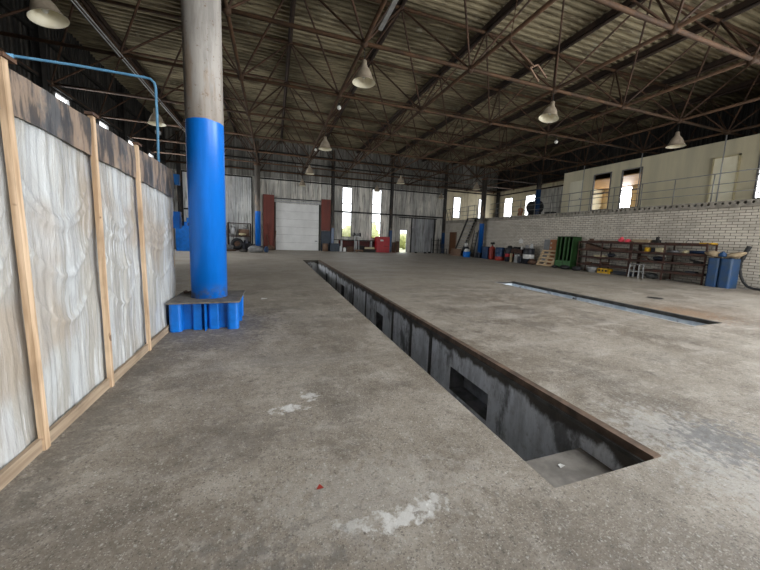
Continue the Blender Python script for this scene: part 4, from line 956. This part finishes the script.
# blue tanks
def tank(label, y, wd):
    t = thing('plastic_tank', label, 'tank', (14.50, y, 0), 0, 'upright blue plastic tanks', tilt=(0, 0))
    MB().rbox(-.27, .27, -wd/2, wd/2, 0, .98, .07).build('tank_body', M['tankblue'], t)
    for z in (.3, .62): MB().rbox(-.278, .278, -wd/2-.008, wd/2+.008, z, z+.03, .07).build('rib', M['tankblue'], t)
    MB().tube([(0, 0, .98), (0, 0, 1.03)], .07, 12).build('cap', M['drumblue'], t)
tank('left blue plastic tank beside the right rack', 6.36, .30); tank('right blue plastic tank beside the leaning hose', 6.04, .30)
single('sack', MB().blob((0, 0, .06), .2, 41, .4, 9, (1, 1.1, .5)), M['tan'], 'tan sack hanging over the left blue tank', 'sack', (14.42, 6.46, 1.05), tilt=(.3, 0))
single('sack', MB().blob((0, 0, .06), .2, 42, .4, 9, (1, 1.2, .45)), M['tan'], 'tan sack on the right blue tank', 'sack', (14.50, 5.95, 1.05), tilt=(-.35, 0))
single('blue_jug', MB().lathe([(0, 0), (.1, 0), (.1, .1), (.04, .15), (.04, .18), (0, .18)], 14), M['tankblue'], 'small blue jug between the two tan sacks', 'jug', (14.33, 6.19, 1.04))
# hose
t = thing('rubber_hose', 'thick black ribbed hose standing bent against brick wall', 'hose', (14.9, 5.7, 0))
pts = [(0, .12, 1.42), (0, .19, 1.2), (0, .235, 1.0), (0, .26, .85), (0, .25, .62), (0, .2, .4), (0, .12, .22), (-.03, 0, .09), (-.08, -.15, .05), (-.1, -.4, .05)]
sm = []
for i in range(len(pts)-1):
    for q in range(5): f = q/5; sm.append(tuple(pts[i][c]*(1-f)+pts[i+1][c]*f for c in range(3)))
sm.append(pts[-1]); top = sm[:12]; MB().tube(sm, [.036+.005*(k % 2) for k in range(len(sm))], 10).build('hose_body', M['rubber'], t)
MB().tube(top, [.058+.006*(k % 2) for k in range(len(top))], 10).build('thick_end', M['rubber'], t)

# ============================================================ FAR WALL OBJECTS
FY = YN-.1
# rust red gate leaves
t = thing('gate_leaf', 'rust red steel gate leaf folded open left of white garage door', 'gate', (-.31, FY-.15, 0)); MB().box(-.40, .40, 0, .05, .02, 4.2).build('leaf', M['red'], t)
for z in (.04, 1.4, 2.8, 4.1): MB().box(-.40, .40, -.02, -.001, z, z+.06).build('cross_bar', M['red'], t)
t = thing('gate_leaf', 'rust red upper gate leaf right of white garage door', 'gate', (4.07, FY-.15, 1.65)); MB().box(-.38, .38, 0, .05, 0, 2.5).build('leaf', M['red'], t)
for z in (.02, .85, 1.7, 2.42): MB().box(-.38, .38, -.02, -.001, z, z+.06).build('cross_bar', M['red'], t)
single('slate_panel', MB().box(-.45, .55, 0, .04, 0, 1.62), M['slate'], 'blue grey sheet below the right red gate leaf', 'sheet', (4.15, FY-.16, 0))
single('round_barrel', MB().drum(.22, .62), M['brownboard'], 'small brown barrel beside the door track', 'barrel', (3.98, FY-.6, 0))
t = thing('tool_cabinet', 'low dark steel cabinet right of the brown barrel', 'cabinet', (4.72, FY-.55, 0)); MB().box(-.38, .38, -.25, .25, 0, .64).build('cabinet_body', M['slate'], t); MB().box(-.36, -.01, -.262, -.252, .03, .60).build('door', M['slate'], t); MB().box(.01, .36, -.262, -.252, .03, .60).build('door', M['slate'], t)
t = thing('work_bench', 'long narrow dark bench below the left tall window', 'bench', (6.3, FY-.35, 0)); MB().box(-1.0, 1.7, -.22, .22, .92, .97).build('bench_top', M['black'], t)
for x in (-.95, .3, 1.6):
    for y in (-.18, .18): MB().box(x-.03, x+.03, y-.03, y+.03, 0, .92).build('leg', M['steel'], t)
single('carton', MB().box(-.24, .24, -.2, .2, 0, .42), M['brownthing'], 'brown wooden crate under the dark bench', 'crate', (5.95, FY-.75, 0), .15)
single('white_canister', MB().rbox(-.11, .11, -.09, .09, 0, .32, .02).box(-.04, .04, -.03, .03, .32, .36), M['white'], 'white canister left of brown crate', 'canister', (5.52, FY-.8, 0))
single('grey_canister', MB().rbox(-.1, .1, -.09, .09, 0, .44, .02).box(-.03, .03, -.03, .03, .44, .48), M['steel'], 'grey canister beside the bench leg', 'canister', (5.22, FY-.78, 0))
t = thing('bench_grinder', 'grey pedestal grinder standing before the tall windows', 'grinder', (6.55, FY-.75, 0))
for x in (-.2, .2): MB().bar((x, 0, 0), (x*.8, 0, 1.25), .05, .05).build('leg', M['steel'], t)
MB().box(-.25, .25, -.15, .15, 1.25, 1.3).build('top_plate', M['steel'], t); MB().tube([(-.22, 0, 1.42), (.22, 0, 1.42)], .10, 12).build('motor', M['grey'], t)
for x in (-.26, .26): MB().tube([(x-.04, 0, 1.42), (x+.04, 0, 1.42)], .16, 16).build('wheel_guard', M['black'], t)
single('low_trolley', MB().box(-.3, .3, -.2, .2, .08, .2).box(-.28, -.2, -.22, -.2, 0, .1).box(.2, .28, -.22, -.2, 0, .1), M['brownboard'], 'low brown trolley at the grinder foot', 'trolley', (6.65, FY-1.15, 0))
single('dark_box', MB().box(-.3, .3, -.25, .25, 0, .5), M['black'], 'black box under the dark bench right of the grinder', 'box', (7.0, FY-.35, 0))
single('yellowish_plank', MB().box(-.42, .42, -.04, .04, 0, .14), M['cream'], 'pale plank lying left of the red cabinet', 'plank', (7.6, FY-1.0, .28))
single('rail_beam', MB().box(-.5, .5, -.12, .12, 0, .26), M['black'], 'dark beam carrying the pale plank', 'beam', (7.6, FY-1.0, 0))
t = thing('red_cabinet', 'bright red steel cabinet beside the middle wall column', 'cabinet', (8.78, FY-.72, 0)); MB().box(-.58, .58, -.25, .25, 0, 1.33).build('cabinet_body', M['redcab'], t)
for s in (-1, 1): MB().box(.02 if s > 0 else -.56, .56 if s > 0 else -.02, -.27, -.251, .08, 1.25).build('door', M['redcab'], t)
MB().box(-.25, .02, -.285, -.271, .95, 1.08).build('sticker', M['white'], t); MB().box(.05, .5, -.28, -.271, .52, .56).build('handle', M['black'], t)
# right of the small doorway
t = thing('metal_shelf', 'black metal shelf frame in the far right corner', 'shelf', (14.0, FY-.6, 0))
for x in (-.35, .35):
    for y in (-.2, .2): MB().box(x-.02, x+.02, y-.02, y+.02, 0, 1.35).build('upright', M['black'], t)
for z in (.3, .75, 1.15): MB().box(-.37, .37, -.22, .22, z, z+.03).build('shelf_board', M['black'], t)
single('metal_chair', MB().box(-.2, .2, -.2, .2, .42, .46).box(-.2, -.16, -.2, -.16, 0, .42).box(.16, .2, -.2, -.16, 0, .42).box(-.2, -.16, .16, .2, 0, .9).box(.16, .2, .16, .2, 0, .9).box(-.2, .2, .17, .2, .65, .9), M['slate'], 'dark metal chair beside the corner shelf', 'chair', (14.5, FY-1.2, 0), .4)
for k, (x, lab) in enumerate([(10.35, 'tall dark board between the wall column and small doorway'), (9.98, 'narrow dark board against the wall column')]): single('board', MB().box(-.14, .14, 0, .03, 0, .98-.1*k), M['brownthing'], lab, 'board', (x, FY-.4, 0))
for k, (x, y, r, lab) in enumerate([(11.9, 24.9, .10, 'small dark stone right of the small doorway'), (12.7, 24.7, .11, 'dark lump before the grey gate'), (13.3, 25.0, .12, 'second dark lump before the grey gate, near the shelf')]): single('lump', MB().blob((0, 0, r*.5), r, k+51, .5, 6, (1.3, 1, .7)), M['black'], lab, 'stone', (x, y, 0))
# left corner heap by the far column
t = thing('wooden_shelf_unit', 'brown shelf unit with clutter left of distant blue column', 'shelf unit', (-2.36, FY-.42, 0))
for x in (-.76, .76): MB().box(x-.03, x+.03, -.2, .2, 0, 1.95).build('side', M['rack'], t)
for z in (.02, .95, 1.9): MB().box(-.73, .73, -.2, .2, z, z+.05).build('shelf_board', M['rack'], t)
single('grey_bag', MB().blob((0, 0, 0), .2, 61, .4, 8, (1.2, .5, 1.9)), M['metallight'], 'grey bag on the upper shelf of the brown unit', 'bag', (-2.8, FY-.42, 1.36))
single('brown_box', MB().box(-.35, .35, -.15, .15, 0, .5), M['brownboard'], 'brown box on the upper shelf of brown unit', 'box', (-2.05, FY-.42, 1.0))
single('cream_cloth', MB().blob((0, 0, .08), .16, 62, .5, 8, (1.7, .8, .6)), M['cream'], 'cream cloth in front of brown box on shelf unit', 'cloth', (-2.15, FY-.60, 1.05))
t = thing('car_tyre', 'large black tyre leaning in the heap before brown shelf unit', 'tyre', (-2.45, 24.6, .44), 0, tilt=(1.2, .2)); 
mb = MB(); vs = []; n, m = 28, 10
for i in range(n):
    for j in range(m): a, b = 2*PI*i/n, 2*PI*j/m; vs.append(((.32+.12*math.cos(b))*math.cos(a), (.32+.12*math.cos(b))*math.sin(a), .10*math.sin(b)))
mb.add(vs, [(i*m+j, ((i+1) % n)*m+j, ((i+1) % n)*m+(j+1) % m, i*m+(j+1) % m) for i in range(n) for j in range(m)], True); mb.build('tread_ring', M['rubber'], t); MB().tube([(0, 0, -.04), (0, 0, .04)], .2, 16).build('rim', M['brownthing'], t)
single('engine_block', MB().rbox(-.3, .3, -.22, .22, 0, .5, .06).tube([(-.2, 0, .5), (-.2, 0, .72)], .07, 8).tube([(.12, 0, .5), (.15, 0, .64)], .09, 8).bar((.3, 0, .3), (.55, .1, .42), .08, .08), M['drumdark'], 'dark engine block in heap right of the tyre', 'engine', (-1.75, 24.3, 0), .4)
single('grey_trough', MB().prism([(-.42, -.2), (.42, -.2), (.42, .2), (-.42, .2)], 0, .42), M['grey'], 'tilted grey metal box at the left of heap', 'box', (-3.15, 23.9, 0), .5, tilt=(0, .22))
single('dusty_boulder', MB().blob((0, 0, .2), .3, 71, .5, 9, (1.5, 1, .8)), M['grey'], 'grey dusty lump at the foot of distant blue column', 'lump', (-1.1, 21.9, 0))
single('blue_ring', MB().tube([(0, -.05, .2), (0, .1, .2)], .2, 18), M['drumblue'], 'dark blue round canister at the right foot of distant column', 'canister', (-.40, 21.9, 0), 1.2)
single('white_lath', MB().box(-.35, .35, -.04, .04, 0, .04), M['white'], 'short white lath lying before the heap', 'lath', (-2.0, 22.9, 0), .1)
single('rust_pipe', MB().tube([(-.5, 0, .06), (.6, .1, .06)], .05, 8), M['brownthing'], 'rusty pipe lying before the tyre heap', 'pipe', (-2.6, 22.9, 0))
single('concrete_fragment', MB().blob((0, 0, .07), .16, 74, .5, 8, (1.6, 1, .6)), M['concrete_dark'], 'flat dark fragment left of the distant column base', 'rubble', (-1.85, 22.2, 0))
for k, (x, a, h, lab) in enumerate([(-.18, .12, 2.1, 'long reddish lath leaning on the left red gate leaf'), (.0, -.06, 1.5, 'shorter dark lath leaning beside the garage door track'), (-.3, .2, 1.2, 'short brown lath leaning low on left red gate leaf')]):
    single('lath', MB().bar((0, 0, 0), (-a*h*1.2, .32, h), .06, .03), M['red'] if k == 0 else M['brownthing'], lab, 'lath', (x+.1, FY-.55, 0))
single('firewood_heap', MB().blob((0, 0, .14), .26, 76, .7, 8, (1.3, .8, .9)), M['brownthing'], 'brown scrap heap at the foot of left red gate leaf', 'scrap', (-.25, FY-.75, 0))
# far left, between partition and near column
t = thing('blue_machine', 'tall blue steel press seen left behind the near column', 'machine', (-5.15, 22.5, 0))
MB().rbox(-.5, .5, -.4, .4, 0, 1.55, .05).build('machine_body', M['blue'], t); MB().box(.1, 1.0, -.3, .3, 1.75, 2.05).build('head', M['blue'], t); MB().box(.52, .8, -.2, .2, .0, 1.75).build('frame', M['black'], t); MB().box(-.05, .12, -.25, .25, 1.55, 1.80).build('neck', M['blue'], t)
t = thing('work_jacket', 'dark jacket with reddish collar draped on a stand beside blue machine', 'jacket', (-4.30, 21.85, 0)); MB().blob((0, 0, .72), .26, 80, .4, 9, (.8, .6, 2.6)).build('jacket_body', M['darkcloth'], t); MB().blob((.02, 0, 1.50), .11, 81, .3, 7, (1.1, .8, 1.3)).build('collar', M['redcloth'], t)
t = thing('switch_box', 'light blue switch box at the partition end under pipe', 'switch box', (-1.27, 5.04, 2.0)); MB().rbox(-.06, .06, -.03, .04, -.11, .03, .02).build('box_body', M['blue_light'], t); MB().tube([(.0, -.035, -.08), (0, -.03, -.16), (-.06, 0, -.2), (-.12, 0, -.1), (-.14, 0, .04)], .006, 6).build('cable', M['black'], t); MB().tube([(.02, -.02, .03), (.02, -.02, .06)], .01, 6).build('gland', M['steel'], t)
t = thing('junction_box', 'bright blue box at the partition end below the switch box', 'junction box', (-1.27, 5.04, 1.44)); MB().rbox(-.06, .055, -.035, .04, -.14, .09, .01).build('box_body', M['blue'], t); MB().box(.0555, .060, -.02, .02, -.06, .02).build('cover', M['blue_light'], t)
# scraps on the floor
single('paper_scrap', MB().add([(-.06, -.04, .001), (.06, -.03, .008), (.05, .04, .002), (-.05, .03, .012)], [(0, 1, 2, 3)]), M['white'], 'white paper scrap on the floor right of near column base', 'paper', (-.17, 6.36, .002))
single('paper_scrap', MB().add([(-.02, -.015, .001), (.025, -.01, .008), (.015, .02, .002), (-.02, .01, .01)], [(0, 1, 2, 3)]), M['white'], 'crumpled white scrap on the pit step', 'paper', (1.88, 1.45, -.248))
single('red_scrap', MB().add([(-.02, -.01, .001), (.02, -.012, .004), (.0, .018, .006)], [(0, 1, 2)]), M['drumred'], 'tiny red scrap on the bare floor in front', 'scrap', (.22, 1.45, .002))
single('floor_cover', MB().lathe([(0, .004), (.15, .006), (.17, .0)], 20), M['black'], 'dark round floor cover beyond the shorter pit', 'cover', (9.17, 5.08, .002))
